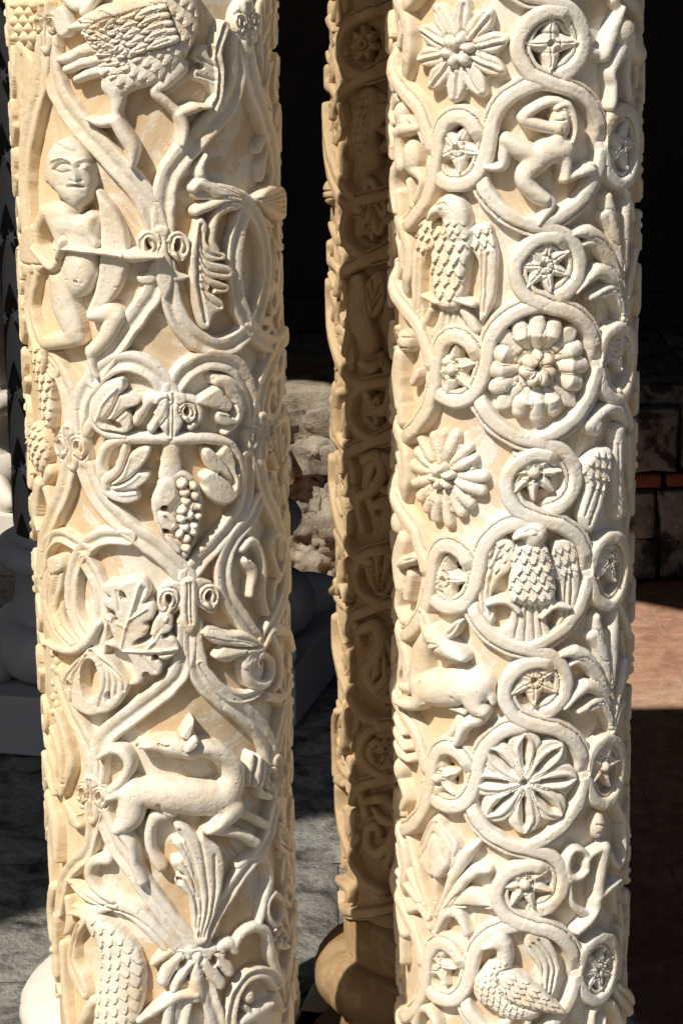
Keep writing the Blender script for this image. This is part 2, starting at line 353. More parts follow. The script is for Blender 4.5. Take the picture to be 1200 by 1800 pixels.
def fan(base, tips, h=20, notch=.74, tw=6, rib=3, o=2):
    """leaf with pointed lobes: web, ribs and furrows"""
    bx, by = base; poly = [base]; ops = []
    for i, (x, y) in enumerate(tips):
        L = math.hypot(x-bx, y-by)+1e-6; nx, ny = -(y-by)/L, (x-bx)/L; q = .80
        px, py = bx+(x-bx)*q, by+(y-by)*q
        poly += [(px-nx*tw, py-ny*tw), (x, y), (px+nx*tw, py+ny*tw)]
        if i < len(tips)-1:
            x2, y2 = tips[i+1]; poly.append((bx+((x+x2)/2-bx)*notch, by+((y+y2)/2-by)*notch))
    sg = sum(poly[k][0]*poly[(k+1) % len(poly)][1]-poly[(k+1) % len(poly)][0]*poly[k][1] for k in range(len(poly)))
    if sg < 0:                                    # lobes were listed the other way round
        return fan(base, tips[::-1], h, notch, tw, rib, o)
    ops.append(F(poly, h, 6, .72, o, 1))
    for i, (x, y) in enumerate(tips):
        ops.append(G([(bx+(x-bx)*.2, by+(y-by)*.2), (bx+(x-bx)*.55, by+(y-by)*.55), (bx+(x-bx)*.92, by+(y-by)*.92)], tw*.5, -rib))
        if i < len(tips)-1:
            x2, y2 = tips[i+1]; mx, my = (x+x2)/2, (y+y2)/2
            ops.append(G([(bx+(mx-bx)*.15, by+(my-by)*.15), (bx+(mx-bx)*.4, by+(my-by)*.4), (bx+(mx-bx)*.78, by+(my-by)*.78)], 2.2, 8))
    return ops
def knot(wd=24, r=15, tong=62, h=21):
    ops = [F([(-11, -34), (11, -34), (14, 0), (15, tong*.6), (8, tong*.92), (0, tong), (-8, tong*.92), (-15, tong*.6), (-14, 0)], h, 9, .6)]
    for d in (-1, 1):
        ops += [F([(d*8, -30), (d*wd, -28), (d*(wd+r*1.2), -8), (d*(wd+r*1.25), 18), (d*(wd+10), 34), (d*(wd-6), 28), (d*10, 10)], h*.8, 8, .65)]
        ops += volute(d*wd, 0, r, d, h+1)
    ops += [G([(-3, -28), (-3, tong*.7)], 1.8, 4), G([(3, -28), (3, tong*.7)], 1.8, 4)]
    return ops
def leafp(poly, base, cuts, h=22, d=8):
    ops = [F(poly, h, 5, .8, 3)]; bx, by = base
    for (x, y) in cuts:
        mx, my = (x+bx)/2-(y-by)*.10, (y+by)/2+(x-bx)*.10
        ops += [G([(bx+(mx-bx)*.3, by+(my-by)*.3), (mx, my), (x, y)], 2.6, d), G([(bx+(mx-bx)*.4+4, by+(my-by)*.4+3), (mx+5, my+4), (x+3, y+5)], 2.0, -2)]
    return ops
def grapes(x0, y0, x1, y1, r, h=22):
    ops = []; rng = random.Random(int(x0*7+y0)); y = y0; row = 0
    while y < y1:
        x = x0+(row % 2)*r*.9
        while x < x1:
            ops.append(B(x+rng.uniform(-1, 1), y+rng.uniform(-1, 1), r, r, h, 0, .4, 2)); x += r*1.8
        y += r*1.6; row += 1
    return ops

# ---------------------------------------------------------------- the four carved columns
def make_column(px, Dh, rout, relief, mat, name, label, ztop=1.32, shaft_bottom=-0.06, mat_base=None, sinks=(), bs=0):
    c = Column(px, Dh, rout, relief); c.mat = mat
    e = obj(name, None, None, None, label, 'column', 'thing', 'group of four carved columns'); e.location = (c.cx, c.cy, -0.15)
    z0 = 0.15
    a = np.concatenate([np.linspace(-1.72, 1.72, 230 if sinks else 120), np.linspace(1.80, 2*math.pi-1.80, 40)]); n = len(a)
    zz = np.concatenate([np.linspace(shaft_bottom, .02, 8)[:-1], np.linspace(.02, 1.0, 330 if sinks else 160), np.linspace(1.0, ztop, 12)[1:]]); m = len(zz)
    A, Z = np.meshgrid(a, zz); U_, V_ = A*c.rm/c.k, -Z/c.k; rr = np.full(A.shape, c.rg)+.0012*vnoise(A*30, Z*400, 9)+.0004*vnoise(U_, V_, 7)
    for (sx, sy, r) in sinks:                    # ground cut deeper inside the small rings
        su, sv = c.uv(sx, sy); q = np.sqrt((U_-su)**2+(V_-sv)**2); rr -= 17*c.k*np.clip((r-q)/4, 0, 1)
    V = np.stack([rr*np.sin(A), -rr*np.cos(A), Z+z0], -1).reshape(-1, 3)
    i, j = np.meshgrid(np.arange(m-1), np.arange(n), indexing='ij'); j2 = (j+1) % n
    sme = mesh_np('shaft', V, np.stack([i*n+j, i*n+j2, (i+1)*n+j2, (i+1)*n+j], -1).reshape(-1, 4), True, 60)
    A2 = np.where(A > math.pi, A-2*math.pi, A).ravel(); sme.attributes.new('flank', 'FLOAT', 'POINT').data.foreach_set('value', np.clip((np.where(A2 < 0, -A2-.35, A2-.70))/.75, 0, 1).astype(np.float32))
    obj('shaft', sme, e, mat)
    z0 = .122
    ro = c.rg
    pr = [(ro*.9, .05+z0), (ro*1.03, .05+z0), (ro*1.03, .004+z0), (ro*1.04+bs, .002+z0)]
    tor = [(ro*1.04+bs+.030*math.sin(t), z0-.026+.028*math.cos(t)) for t in np.linspace(0, math.pi, 14)]
    sco = [(ro*1.12, z0-.056), (ro*1.06, z0-.066), (ro*1.06, z0-.080), (ro*1.14, z0-.092)]
    tor2 = [(ro*1.12+.034*math.sin(t), z0-.114+.022*math.cos(t)) for t in np.linspace(0, math.pi, 12)]
    c.base = obj('column_base', lathe('column_base', pr+tor+sco+tor2+[(ro*1.1, z0-.137), (0.01, z0-.137)], 160, wear=.0022), e, mat_base or M_BASE)
    pl = obj('plinth', box_mesh('plinth', .30, .30, .022, .003), e, M_BASE); pl.location = (0, 0, .0085); pl.rotation_euler = (0, 0, R_(-12))
    z0 = .15
    cp = lathe('capital', [(ro*1.0, ztop+z0), (ro*1.18, ztop+z0+.01), (ro*1.18, ztop+z0+.03), (ro*1.05, ztop+z0+.05), (ro*1.2, ztop+z0+.15), (ro*1.7, ztop+z0+.27), (ro*1.75, ztop+z0+.30), (.01, ztop+z0+.30)], 64)
    obj('capital', cp, e, mat)
    c.e = e; return c
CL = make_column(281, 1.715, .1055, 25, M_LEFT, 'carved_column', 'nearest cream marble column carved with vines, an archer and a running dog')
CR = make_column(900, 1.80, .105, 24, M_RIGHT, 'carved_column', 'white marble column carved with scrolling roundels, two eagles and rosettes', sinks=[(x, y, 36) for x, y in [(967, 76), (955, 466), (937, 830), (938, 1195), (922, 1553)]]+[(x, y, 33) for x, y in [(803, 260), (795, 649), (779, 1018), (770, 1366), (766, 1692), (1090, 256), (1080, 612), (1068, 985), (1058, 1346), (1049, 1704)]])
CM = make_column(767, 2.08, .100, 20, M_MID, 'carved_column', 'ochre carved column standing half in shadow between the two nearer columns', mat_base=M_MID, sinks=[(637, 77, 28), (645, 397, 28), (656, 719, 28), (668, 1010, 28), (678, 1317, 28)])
CB = make_column(250, 2.02, .086, 10, M_LEFT, 'carved_column', 'column hidden behind the archer column, only its white base showing', bs=.020)

# ---------------- left column
def ml(name, ops, label=None, **k): return motif(CL, CL.e, name, ops, label, **k)
def band(p, w=16, h=17, side=1): return [S(p, w*1.1, h*.94, 'c', side=side)]
for p, w, sd in [
    ([(84, 80), (92, 130), (105, 170), (135, 213), (180, 262), (222, 308), (252, 345), (270, 380), (282, 420)], 18, 1),
    ([(420, 75), (418, 130), (403, 178), (372, 216), (342, 250), (315, 282), (295, 318), (288, 360), (287, 415)], 18, -1),
    ([(76, 85), (70, 150), (58, 200), (47, 260), (44, 320), (48, 400)], 17, -1),
    ([(432, 85), (445, 150), (462, 200), (476, 245), (482, 300), (476, 345)], 18, 1),
    ([(285, 470), (268, 515), (248, 545), (215, 590), (188, 628), (165, 665)], 17, -1),
    ([(292, 470), (302, 530), (317, 567), (345, 596), (380, 611), (410, 604), (432, 585)], 16, 1),
    ([(300, 692), (280, 664), (255, 645), (225, 636), (195, 642), (168, 662), (150, 686), (139, 715), (136, 760)], 16, -1),
    ([(300, 692), (320, 660), (350, 638), (385, 632), (415, 645), (433, 675), (443, 712), (447, 750)], 16, 1),
    ([(92, 632), (110, 665), (121, 700), (128, 755)], 15, 1),
    ([(492, 600), (472, 648), (457, 692), (449, 745)], 15, -1),
    ([(150, 825), (168, 868), (195, 902), (228, 932), (262, 955), (295, 980), (328, 1014)], 17, 1),
    ([(435, 805), (433, 860), (425, 895), (405, 925), (380, 955), (355, 982), (330, 1014)], 16, -1),
    ([(122, 815), (112, 860), (98, 895), (86, 925), (78, 955), (73, 1000)], 16, -1),
    ([(226, 946), (188, 943), (156, 956), (136, 985), (127, 1020), (127, 1060), (135, 1092), (154, 1122)], 14, -1),
    ([(152, 968), (126, 950), (102, 942), (84, 955), (77, 985), (74, 1030)], 12, -1),
    ([(150, 985), (168, 1015), (179, 1050), (179, 1090), (176, 1140)], 13, 1),
    ([(330, 1090), (327, 1140), (318, 1178), (295, 1208), (258, 1237), (220, 1265), (188, 1292), (173, 1325), (167, 1375)], 17, -1),
    ([(338, 1100), (342, 1150), (358, 1195), (388, 1225), (420, 1246), (450, 1271), (468, 1298), (477, 1330)], 17, 1),
    ([(104, 1190), (122, 1245), (145, 1290), (160, 1330), (163, 1372)], 15, 1),
    ([(508, 1195), (500, 1245), (490, 1290), (480, 1330)], 13, -1),
    ([(455, 878), (440, 910), (416, 940), (398, 975), (392, 1010), (402, 1050), (425, 1086), (453, 1128)], 14, -1),
    ([(455, 815), (465, 865), (482, 905), (496, 945), (503, 990), (500, 1040), (482, 1090), (462, 1128)], 15, 1),
    ([(176, 1425), (200, 1482), (230, 1525), (262, 1570), (295, 1612), (330, 1660)], 16, 1),
    ([(485, 1405), (471, 1468), (450, 1503), (425, 1535), (400, 1572), (376, 1612), (352, 1662)], 14, -1),
    ([(168, 1430), (155, 1495), (132, 1520), (113, 1548), (105, 1600)], 13, -1),
    ([(330, 1735), (312, 1815)], 15, 1), ([(362, 1730), (388, 1815)], 15, -1),
    ([(426, 380), (416, 420), (411, 470), (417, 520), (432, 562), (455, 592), (482, 606), (502, 590)], 15, 1),
    ([(350, 335), (385, 338), (425, 352), (452, 385), (465, 430), (468, 480), (462, 520), (448, 565)], 14, 1),
]: ml('vine_band', band(p, w, 17, sd))
ml('vine_curl', [S([(352, 1165), (385, 1210), (420, 1226), (450, 1216), (468, 1192)], [8, 11, 11, 10, 7], 17, 'c')])
ml('vine_curl', [S([(420, 1522), (445, 1505), (465, 1512), (475, 1545), (465, 1590), (458, 1622)], [8, 10, 10, 10, 9, 8], 16), S([(412, 1668), (425, 1642), (450, 1630), (470, 1642), (478, 1680), (494, 1728)], [9, 10, 10, 10, 11, 9], 18), S([(520, 1600), (515, 1650), (508, 1690), (498, 1728)], 8, 15)])
ml('vine_curl', [S([(486, 1730), (470, 1712), (445, 1712), (422, 1732), (408, 1765), (405, 1805)], 12, 17, 'c'), B(438, 1752, 12, 15, 18), S([(428, 1795), (450, 1780), (478, 1764)], [11, 13, 5], 17), X(424, 1768, 5, 8), S([(430, 1770), (440, 1780), (436, 1800)], 6, 15)])
ml('vine_tie', [S([(176, 1095), (160, 1122), (138, 1140), (110, 1138), (90, 1128)], [9, 10, 9, 8, 6], 25)])
# peacock
WING = []
for r_ in range(3, -1, -1):
    for j_ in range(5 if r_ < 3 else 4):
        x_, y_ = 284-.93*r_*27+.37*j_*14-(r_ % 2)*4, 14+.37*r_*27+.93*j_*14-r_*2
        WING.append(S([(x_, y_), (x_-26, y_+9), (x_-44, y_+17)], [7, 8.5, 3], 33-1.5*r_, 'r', .8, 4)); WING.append(G([(x_-10, y_+3), (x_-38, y_+14)], 1.3, 2.5))
ml('peacock', [
    F([(285, -25), (335, -30), (346, 20), (343, 60), (330, 92), (308, 118), (285, 140), (262, 152), (240, 158), (218, 168), (200, 172), (190, 150), (183, 140), (172, 118), (190, 80), (240, 20)], 26, 30, .5),
    SCL(300, 0, 2.2, 22, 15, 4.5, [(285, -20), (345, -20), (345, 60), (300, 130), (240, 155), (190, 155), (185, 100), (270, 70)]),
    F([(150, 30), (178, 10), (220, 2), (262, 5), (285, 20), (292, 45), (284, 66), (262, 74), (230, 80), (200, 98), (170, 92), (150, 60)], 30, 22, .5, 4),
    *WING,
    S([(195, 60), (160, 45), (127, 48)], [10, 10, 5], 22, o=3), S([(200, 40), (170, 28), (146, 36)], [9, 9, 4], 24, o=3), S([(200, 78), (165, 62), (150, 58)], [10, 9, 5], 24, o=3),
    S([(215, 90), (165, 85), (120, 103), (108, 105)], [10, 11, 10, 6], 23, o=3), S([(215, 105), (170, 105), (120, 122)], [9, 10, 7], 23, o=3), S([(220, 118), (180, 122), (138, 139)], [9, 10, 7], 22, o=3),
    S([(200, 150), (206, 170), (206, 195), (208, 215)], [20, 14, 9, 10], 23, k=4), S([(207, 210), (180, 215), (157, 207)], [10, 8, 3], 27, k=3), S([(207, 212), (222, 238), (235, 262), (233, 290)], [11, 12, 12, 5], 30, k=3),
    S([(312, 118), (290, 145), (272, 160), (292, 180), (316, 200)], [18, 12, 9, 8, 9], 22, k=3), S([(314, 200), (338, 190), (366, 187)], [9, 9, 3], 26, k=3), S([(314, 200), (322, 225), (318, 252)], [10, 9, 5], 27, k=3)],
   'long-legged bird with layered feathers striding on the vine')
ml('vine_leaf', [S([(392, 45), (379, 90), (383, 130), (381, 168), (372, 190)], [9, 9, 8, 8, 9], 20, 'c'), F([(380, 82), (360, 80), (343, 86), (338, 100), (348, 113), (340, 122), (338, 136), (350, 144), (366, 150), (376, 165), (384, 140), (384, 110)], 16, 6, .6), X(350, 116, 5, 4), X(369, 89, 3, 7), G([(345, 98), (376, 118)], 2, 4), G([(345, 132), (376, 142)], 2, 4)])
ml('leaf_knot', knot(13, 9, 48, 20), at=(82, 42)); ml('leaf_knot', knot(17, 11, 52, 20), at=(431, 38))
ml('leaf_lobe', [F([(100, 15), (115, 12), (128, 40), (125, 58), (110, 66), (98, 50)], 18, 8), S([(112, -5), (130, 10), (145, 8)], 8, 16), S([(150, 20), (165, 0), (175, -15)], 9, 20)])
ml('pine_cone', [B(42, 42, 40, 40, 14, 0, .6)]+grapes(26, 8, 62, 78, 9, 19))
ml('long_leaf', [F([(30, 72), (58, 105), (57, 170), (50, 215), (38, 262), (33, 180), (28, 120)], 15, 10), G([(40, 100), (44, 230)], 3, 5)])
ml('vine_joint', [F([(40, 402), (58, 394), (75, 400), (75, 472), (60, 482), (42, 486), (36, 440)], 16, 12, .5), G([(38, 462), (75, 466)], 2, 5)])
ml('vine_band', band([(60, 480), (52, 540), (66, 600), (95, 650)], 15))
# archer
ml('bow', [F([(170, 332), (195, 356), (215, 386), (225, 418), (227, 455), (218, 492), (200, 525), (180, 545), (157, 561), (158, 540), (170, 505), (178, 455), (178, 405), (176, 370)], 20, 9, .6)])
ml('archer_figure', [
    F([(90, 305), (92, 275), (105, 251), (127, 240), (147, 258), (158, 276), (164, 305), (165, 332), (160, 350), (145, 365), (122, 354), (105, 336), (91, 318)], 34, 28, .42),
    B(127, 292, 13, 9, 31, .1, .94), G([(112, 294), (120, 286), (132, 286), (140, 292)], 1.8, 5), G([(113, 296), (124, 300), (137, 298)], 1.6, 4), G([(108, 280), (124, 274), (140, 280)], 2.4, -3), G([(144, 284), (147, 304), (148, 316)], 4, -5), G([(134, 326), (146, 324), (156, 327)], 1.8, 6), G([(150, 292), (155, 287), (162, 291)], 1.6, 4), B(156, 291, 5, 4, 30, 0, .95), G([(148, 280), (156, 277), (163, 281)], 2, -2.5), G([(138, 314), (148, 317), (154, 314)], 1.6, 4), B(128, 293, 4, 4, 33, 0, .95), G([(138, 320), (150, 318)], 2, -2.5), B(94, 308, 6, 12, 27, 0, .8, 2), G([(100, 256), (118, 248), (140, 258)], 2.5, -2.5), G([(108, 330), (114, 344)], 2, 2),
    F([(92, 355), (120, 358), (145, 374), (163, 369), (178, 378), (180, 405), (173, 435), (172, 460), (168, 492), (155, 515), (136, 522), (118, 505), (108, 478), (110, 450), (100, 420), (88, 395), (80, 370)], 25, 24, .45, k=3), B(132, 362, 17, 14, 24, 0, .7, k=5),
    B(120, 395, 18, 14, 27, 0, .8, k=4), B(150, 398, 16, 14, 27, 0, .8, k=4), B(142, 480, 24, 30, 28, 0, .6, k=5), X(143, 492, 2.5, 2.5, 0, 22),
    S([(84, 370), (73, 402), (75, 438)], [12, 10, 8], 25, k=3), S([(75, 436), (104, 468), (117, 448)], [9, 9, 7], 33, k=1), S([(117, 448), (120, 434), (121, 422)], [7, 9, 7], 36, k=1, o=2), S([(166, 382), (163, 405), (172, 428)], [10, 9, 8], 27, k=3),
    S([(110, 492), (118, 540), (132, 578)], [22, 24, 19], 27, k=4), S([(136, 590), (108, 598), (86, 601)], [17, 15, 13], 25, k=4), S([(84, 602), (84, 626), (82, 654)], [12, 9, 4], 22, k=3),
    S([(165, 556), (192, 548), (205, 553)], [9, 17, 16], 25, k=3), S([(206, 556), (186, 594), (164, 617)], [16, 14, 12], 26, k=3), S([(163, 616), (165, 638), (174, 660)], [12, 8, 4], 24, k=3)],
   'nude archer drawing a bow, one knee bent')
ml('arrow', [S([(112, 433), (150, 437), (222, 446)], [6, 6, 6.5], 33), S([(218, 446), (235, 448), (255, 448), (286, 447)], [7, 11, 9, 2], 35), G([(222, 436), (222, 458)], 1.5, 4)])
ml('leaf_knot', [F([(272, 400), (297, 400), (300, 440), (306, 490), (290, 526), (274, 490), (270, 440)], 20, 10, .6), F([(274, 470), (256, 480), (242, 484), (245, 496), (262, 500), (276, 492)], 18, 7, .6), F([(300, 470), (318, 480), (332, 484), (322, 494), (304, 494)], 18, 7, .6)]+volute(262, 428, 17, -1, 22, 9)+volute(312, 430, 17, 1, 22, 9))
ml('leaf_scroll', [S([(360, 272), (351, 300), (358, 322), (385, 334), (412, 342)], [3, 8, 9, 10, 7], 22, o=2), S([(338, 330), (352, 322), (378, 338), (415, 350)], [8, 9, 9, 6], 23, o=3), S([(344, 372), (362, 364), (388, 354), (418, 354)], [8, 9, 8, 5], 22, o=3), S([(412, 362), (386, 370), (373, 395), (370, 425), (379, 441)], [8, 9, 9, 8, 6], 20, o=3)])
ml('acanthus_leaf', [F([(348, 384), (361, 394), (360, 422), (372, 438), (392, 445), (391, 456), (376, 460), (400, 468), (407, 481), (394, 491), (378, 490), (398, 501), (395, 514), (374, 516), (387, 529), (389, 543), (372, 552), (365, 574), (354, 573), (341, 530), (333, 480), (334, 430)], 21, 6, .72, 2), G([(350, 395), (346, 440), (347, 500), (359, 565)], 2.6, 6), G([(351, 410), (358, 440), (382, 450)], 2.2, 5), G([(350, 425), (358, 452), (376, 460)], 2, 4.5), G([(349, 445), (362, 472), (396, 480)], 2.2, 5), G([(349, 462), (360, 484), (378, 490)], 2, 4.5), G([(350, 478), (364, 500), (390, 507)], 2.2, 5), G([(351, 495), (362, 512), (374, 516)], 2, 4.5), G([(353, 508), (366, 530), (382, 538)], 2.2, 5), X(368, 507, 3, 3)])
ml('leaf_fan', [F([(446, 348), (470, 326), (492, 330), (494, 378), (486, 388), (466, 374)], 21, 9)]+[G([(450+6*i, 350+4*i), (490, 335+9*i)], 2, 4) for i in range(5)])
for pts in [[(472, 5), (487, 0), (489, 70), (474, 76)], [(472, 95), (486, 92), (489, 160), (474, 170)], [(476, 395), (492, 392), (497, 455), (480, 470)], [(478, 478), (496, 470), (498, 520), (482, 530)], [(486, 620), (500, 600), (504, 670), (492, 690)], [(488, 700), (503, 690), (508, 760), (495, 770)], [(500, 790), (510, 770), (514, 830), (504, 850)], [(505, 1240), (515, 1230), (520, 1290), (508, 1310)], [(498, 1420), (516, 1400), (522, 1480), (506, 1500)], [(496, 1500), (520, 1490), (524, 1560), (508, 1580)], [(512, 1640), (526, 1630), (530, 1700), (518, 1715)], [(505, 1740), (530, 1720), (534, 1790), (512, 1800)], [(500, 1060), (510, 1050), (516, 1130), (506, 1150)]]:
    ml('edge_leaf', [S([pts[0], ((pts[0][0]+pts[1][0])/2, (pts[0][1]+pts[2][1])/2), pts[3]], [5, 11, 6], 8), G([pts[0], pts[3]], 2.2, 3)])
# heart with paired leaves and the grape cluster
ml('leaf_knot', [F([(280, 690), (322, 690), (330, 712), (322, 742), (312, 760), (300, 774), (288, 760), (276, 742), (268, 712)], 21, 9, .6), S([(292, 700), (266, 702), (250, 722), (240, 740)], [10, 10, 9, 8], 20, o=2), S([(290, 708), (282, 730), (266, 752)], [8, 8, 8], 22, o=3), X(270, 719, 4, 9, .6, 3), G([(296, 692), (297, 765)], 2, 4), G([(304, 692), (303, 765)], 2, 4), S([(310, 698), (340, 706), (348, 730), (335, 750)], [8, 10, 10, 7], 19, o=2)]+volute(328, 722, 12, 1, 23, 6))
ml('curled_leaf', [S([(215, 668), (190, 680), (173, 700), (167, 725), (173, 748), (190, 762), (222, 766)], [5, 8, 9, 9, 9, 8, 5], 21)]+leafp([(217, 668), (220, 680), (211, 692), (230, 690), (248, 700), (244, 710), (224, 718), (233, 732), (232, 750), (222, 758), (200, 756), (178, 750), (167, 730), (168, 705), (182, 684), (200, 672)], (178, 745), [(211, 692), (224, 718)], 24)+[G([(176, 738), (188, 706), (210, 678)], 2, -3), X(202, 744, 13, 6, .35, 2)])
ml('curled_leaf', [S([(374, 662), (402, 670), (416, 695), (420, 718), (412, 740), (396, 757)], [5, 8, 9, 9, 9, 6], 21)]+leafp([(375, 662), (395, 663), (410, 680), (419, 705), (418, 728), (408, 744), (384, 744), (375, 730), (376, 718), (360, 714), (342, 706), (350, 696), (372, 684), (380, 678), (373, 672)], (412, 735), [(380, 678), (376, 718)], 24)+[X(403, 720, 4, 9, .3, 2)])
ml('curled_leaf', [S([(292, 772), (250, 770), (212, 772), (188, 785), (178, 810), (182, 840), (198, 865), (222, 876), (242, 872)], [10, 10, 10, 9, 9, 9, 9, 8, 5], 20)]+leafp([(188, 866), (222, 882), (246, 874), (242, 858), (258, 844), (263, 830), (244, 826), (258, 806), (264, 786), (246, 786), (230, 796), (226, 782), (219, 780), (211, 800), (200, 822), (182, 838)], (188, 856), [(230, 796), (244, 826), (242, 858)], 24)+[X(198, 811, 7, 9, .2, 2)])
ml('curled_leaf', [S([(308, 772), (350, 770), (390, 775), (410, 790), (420, 815), (420, 845), (408, 870), (390, 880), (372, 872), (362, 858)], [10, 10, 9, 9, 8, 9, 9, 8, 7, 5], 20)]+leafp([(410, 872), (388, 884), (368, 876), (358, 852), (354, 838), (368, 828), (382, 832), (362, 815), (354, 791), (368, 788), (380, 796), (390, 782), (400, 788), (406, 805), (416, 835)], (408, 862), [(380, 796), (382, 832)], 23)+[X(411, 818, 4, 10, 0, 2)])
ml('grape_stem', [S([(301, 765), (302, 800), (300, 835)], [15, 15, 20], 17)])
gp = [(320, 849, 9), (337, 853, 7), (325, 864, 8), (340, 870, 8), (326, 880, 8), (336, 889, 8), (320, 896, 8), (332, 904, 8), (319, 910, 7), (325, 925, 9), (338, 933, 8), (315, 937, 7), (326, 946, 8), (327, 961, 7), (340, 922, 7), (345, 888, 6), (346, 905, 6)]
ml('grape_cluster', [F([(288, 836), (315, 825), (336, 835), (350, 856), (357, 886), (353, 922), (343, 955), (327, 982), (306, 970), (285, 945), (272, 920), (266, 885), (272, 858)], 17, 12, .55), F([(290, 838), (308, 845), (312, 870), (300, 890), (284, 895), (272, 880), (276, 855)], 23, 12, .6), F([(276, 898), (300, 900), (312, 915), (305, 930), (288, 930)], 22, 8, .6, 2), X(288, 892, 3.5, 3), X(292, 932, 3.5, 3), G([(290, 905), (304, 918)], 2, 4), F([(290, 940), (308, 948), (318, 968), (305, 968)], 20, 6, .6, 2)]+[B(x, y, r+1, r+1, 27, 0, .5, 3) for x, y, r in gp], 'grape cluster half wrapped in a leaf')
ml('leaf_knot', knot(18, 13, 46, 20), at=(126, 782), rot=-.1); ml('leaf_knot', knot(22, 14, 56, 20), at=(457, 762), rot=.05)
ml('leaf_lobe', [S([(150, 760), (162, 742), (178, 760), (182, 770)], [10, 9, 8, 4], 16)])
ml('leaf_lobe', [S([(486, 745), (500, 735), (505, 770), (498, 800)], [8, 10, 10, 6], 17)])
ml('small_bird', [S([(66, 618), (78, 670), (84, 720), (88, 745)], [16, 22, 18, 8], 20), SCL(70, 620, 1.4, 16, 14, 5, [(50, 610), (95, 620), (105, 740), (70, 750)]), B(68, 785, 34, 44, 24), SCL(70, 740, 1.7, 15, 14, 5, [(45, 740), (95, 745), (100, 830), (50, 830)]), S([(85, 830), (78, 850)], [12, 6], 16)])
ml('edge_leaf', [S([(66, 850), (60, 900), (68, 930)], [12, 16, 6], 16), S([(80, 860), (88, 890)], [10, 5], 15)])
# broad vine leaf
ml('vine_leaf', [F([(215, 1140), (188, 1130), (203, 1122), (197, 1102), (186, 1084), (194, 1078), (204, 1084), (204, 1072), (187, 1062), (186, 1050), (198, 1048), (188, 1040), (186, 1028), (198, 1019), (214, 1022), (224, 1016), (240, 1012), (254, 1016), (263, 1030), (262, 1048), (254, 1057), (268, 1056), (275, 1068), (270, 1084), (256, 1093), (262, 1102), (256, 1114), (264, 1112), (270, 1090), (282, 1076), (296, 1072), (304, 1086), (302, 1104), (292, 1114), (306, 1118), (315, 1134), (308, 1150), (290, 1158), (278, 1156), (286, 1168), (282, 1182), (268, 1185), (256, 1180), (254, 1194), (240, 1202), (228, 1198), (238, 1184), (236, 1166), (226, 1150)], 23, 9, .72, 0, 1),
    G([(216, 1138), (228, 1090), (248, 1022)], 2.4, -3.2), G([(218, 1140), (262, 1142), (312, 1136)], 2.4, -3.2), G([(262, 1138), (280, 1110), (294, 1082)], 2.4, -3), G([(210, 1036), (214, 1070)], 2, 3), G([(255, 1030), (240, 1070)], 2.2, 3.5), G([(290, 1092), (272, 1120)], 2.2, 3.5), G([(300, 1146), (262, 1150)], 2.2, 3.5), G([(232, 1085), (258, 1066)], 2, -2.5), G([(224, 1100), (196, 1084)], 2, -2.5), G([(250, 1150), (272, 1176)], 2, 3),
    X(219, 1044, 2.5, 5, -.3), X(206, 1086, 2.5, 3), X(253, 1122, 11, 4, -.5), X(292, 1115, 3, 2.5), X(274, 1154, 3, 3), X(258, 1182, 3, 2.5)], 'broad lobed vine leaf with raised ribs')
ml('palm_leaf', [F([(163, 1136), (188, 1150), (214, 1176), (229, 1200), (226, 1212), (214, 1232), (195, 1248), (165, 1256), (140, 1246), (121, 1216), (115, 1190), (130, 1165), (150, 1148)], 22, 9, .7), X(163, 1193, 15, 34, .05)]+[G([(165, 1142), (190+8*i, 1180+2*i), (180+14*i, 1240-10*i)], 2, 5) for i in range(4)]+[G([(158, 1150), (136, 1185), (132, 1235)], 2, 5), G([(152, 1150), (124, 1190), (122, 1210)], 2, 4), X(127, 1202, 3, 5), X(195, 1222, 3, 5)])
ml('acanthus_leaf', [F([(92, 985), (112, 978), (116, 1000), (110, 1040), (102, 1075), (112, 1055), (118, 1090), (132, 1112), (142, 1132), (112, 1142), (92, 1124), (78, 1082), (75, 1030)], 17, 8, .6), S([(100, 1000), (92, 1050), (105, 1100), (130, 1130)], [10, 12, 9, 6], 21, o=3), G([(98, 1000), (92, 1060), (112, 1120)], 2, 5), F([(92, 980), (112, 976), (116, 1000), (95, 1008)], 22, 7, .6, 2)])
ml('grape_cluster', grapes(86, 1150, 106, 1275, 8, 10))
ml('acanthus_leaf', [S([(100, 1250), (115, 1300), (122, 1345), (108, 1392)], [6, 10, 12, 8], 17), S([(95, 1280), (108, 1320), (112, 1370)], [7, 9, 6], 20, o=3), S([(85, 1300), (96, 1340), (104, 1385)], [8, 10, 6], 19, o=3), S([(80, 1330), (88, 1370), (96, 1395)], [8, 10, 6], 17, o=3)])
ml('edge_leaf', [S([(84, 1400), (95, 1450), (100, 1510)], [14, 16, 8], 17), S([(118, 1410), (130, 1440), (140, 1450)], [5, 16, 8], 18), S([(90, 1420), (86, 1480), (90, 1560)], [8, 10, 8], 14)])
ml('edge_leaf', [S([(92, 1560), (88, 1600), (92, 1650)], [12, 14, 10], 17), S([(118, 1580), (122, 1620), (116, 1640)], [8, 12, 5], 16), S([(100, 1610), (98, 1660), (100, 1710)], [10, 12, 12], 18), S([(108, 1660), (112, 1740), (120, 1805)], [8, 10, 10], 15), B(98, 1668, 10, 9, 22)])
ml('leaf_knot', knot(34, 15, 62, 21), at=(331, 1050))
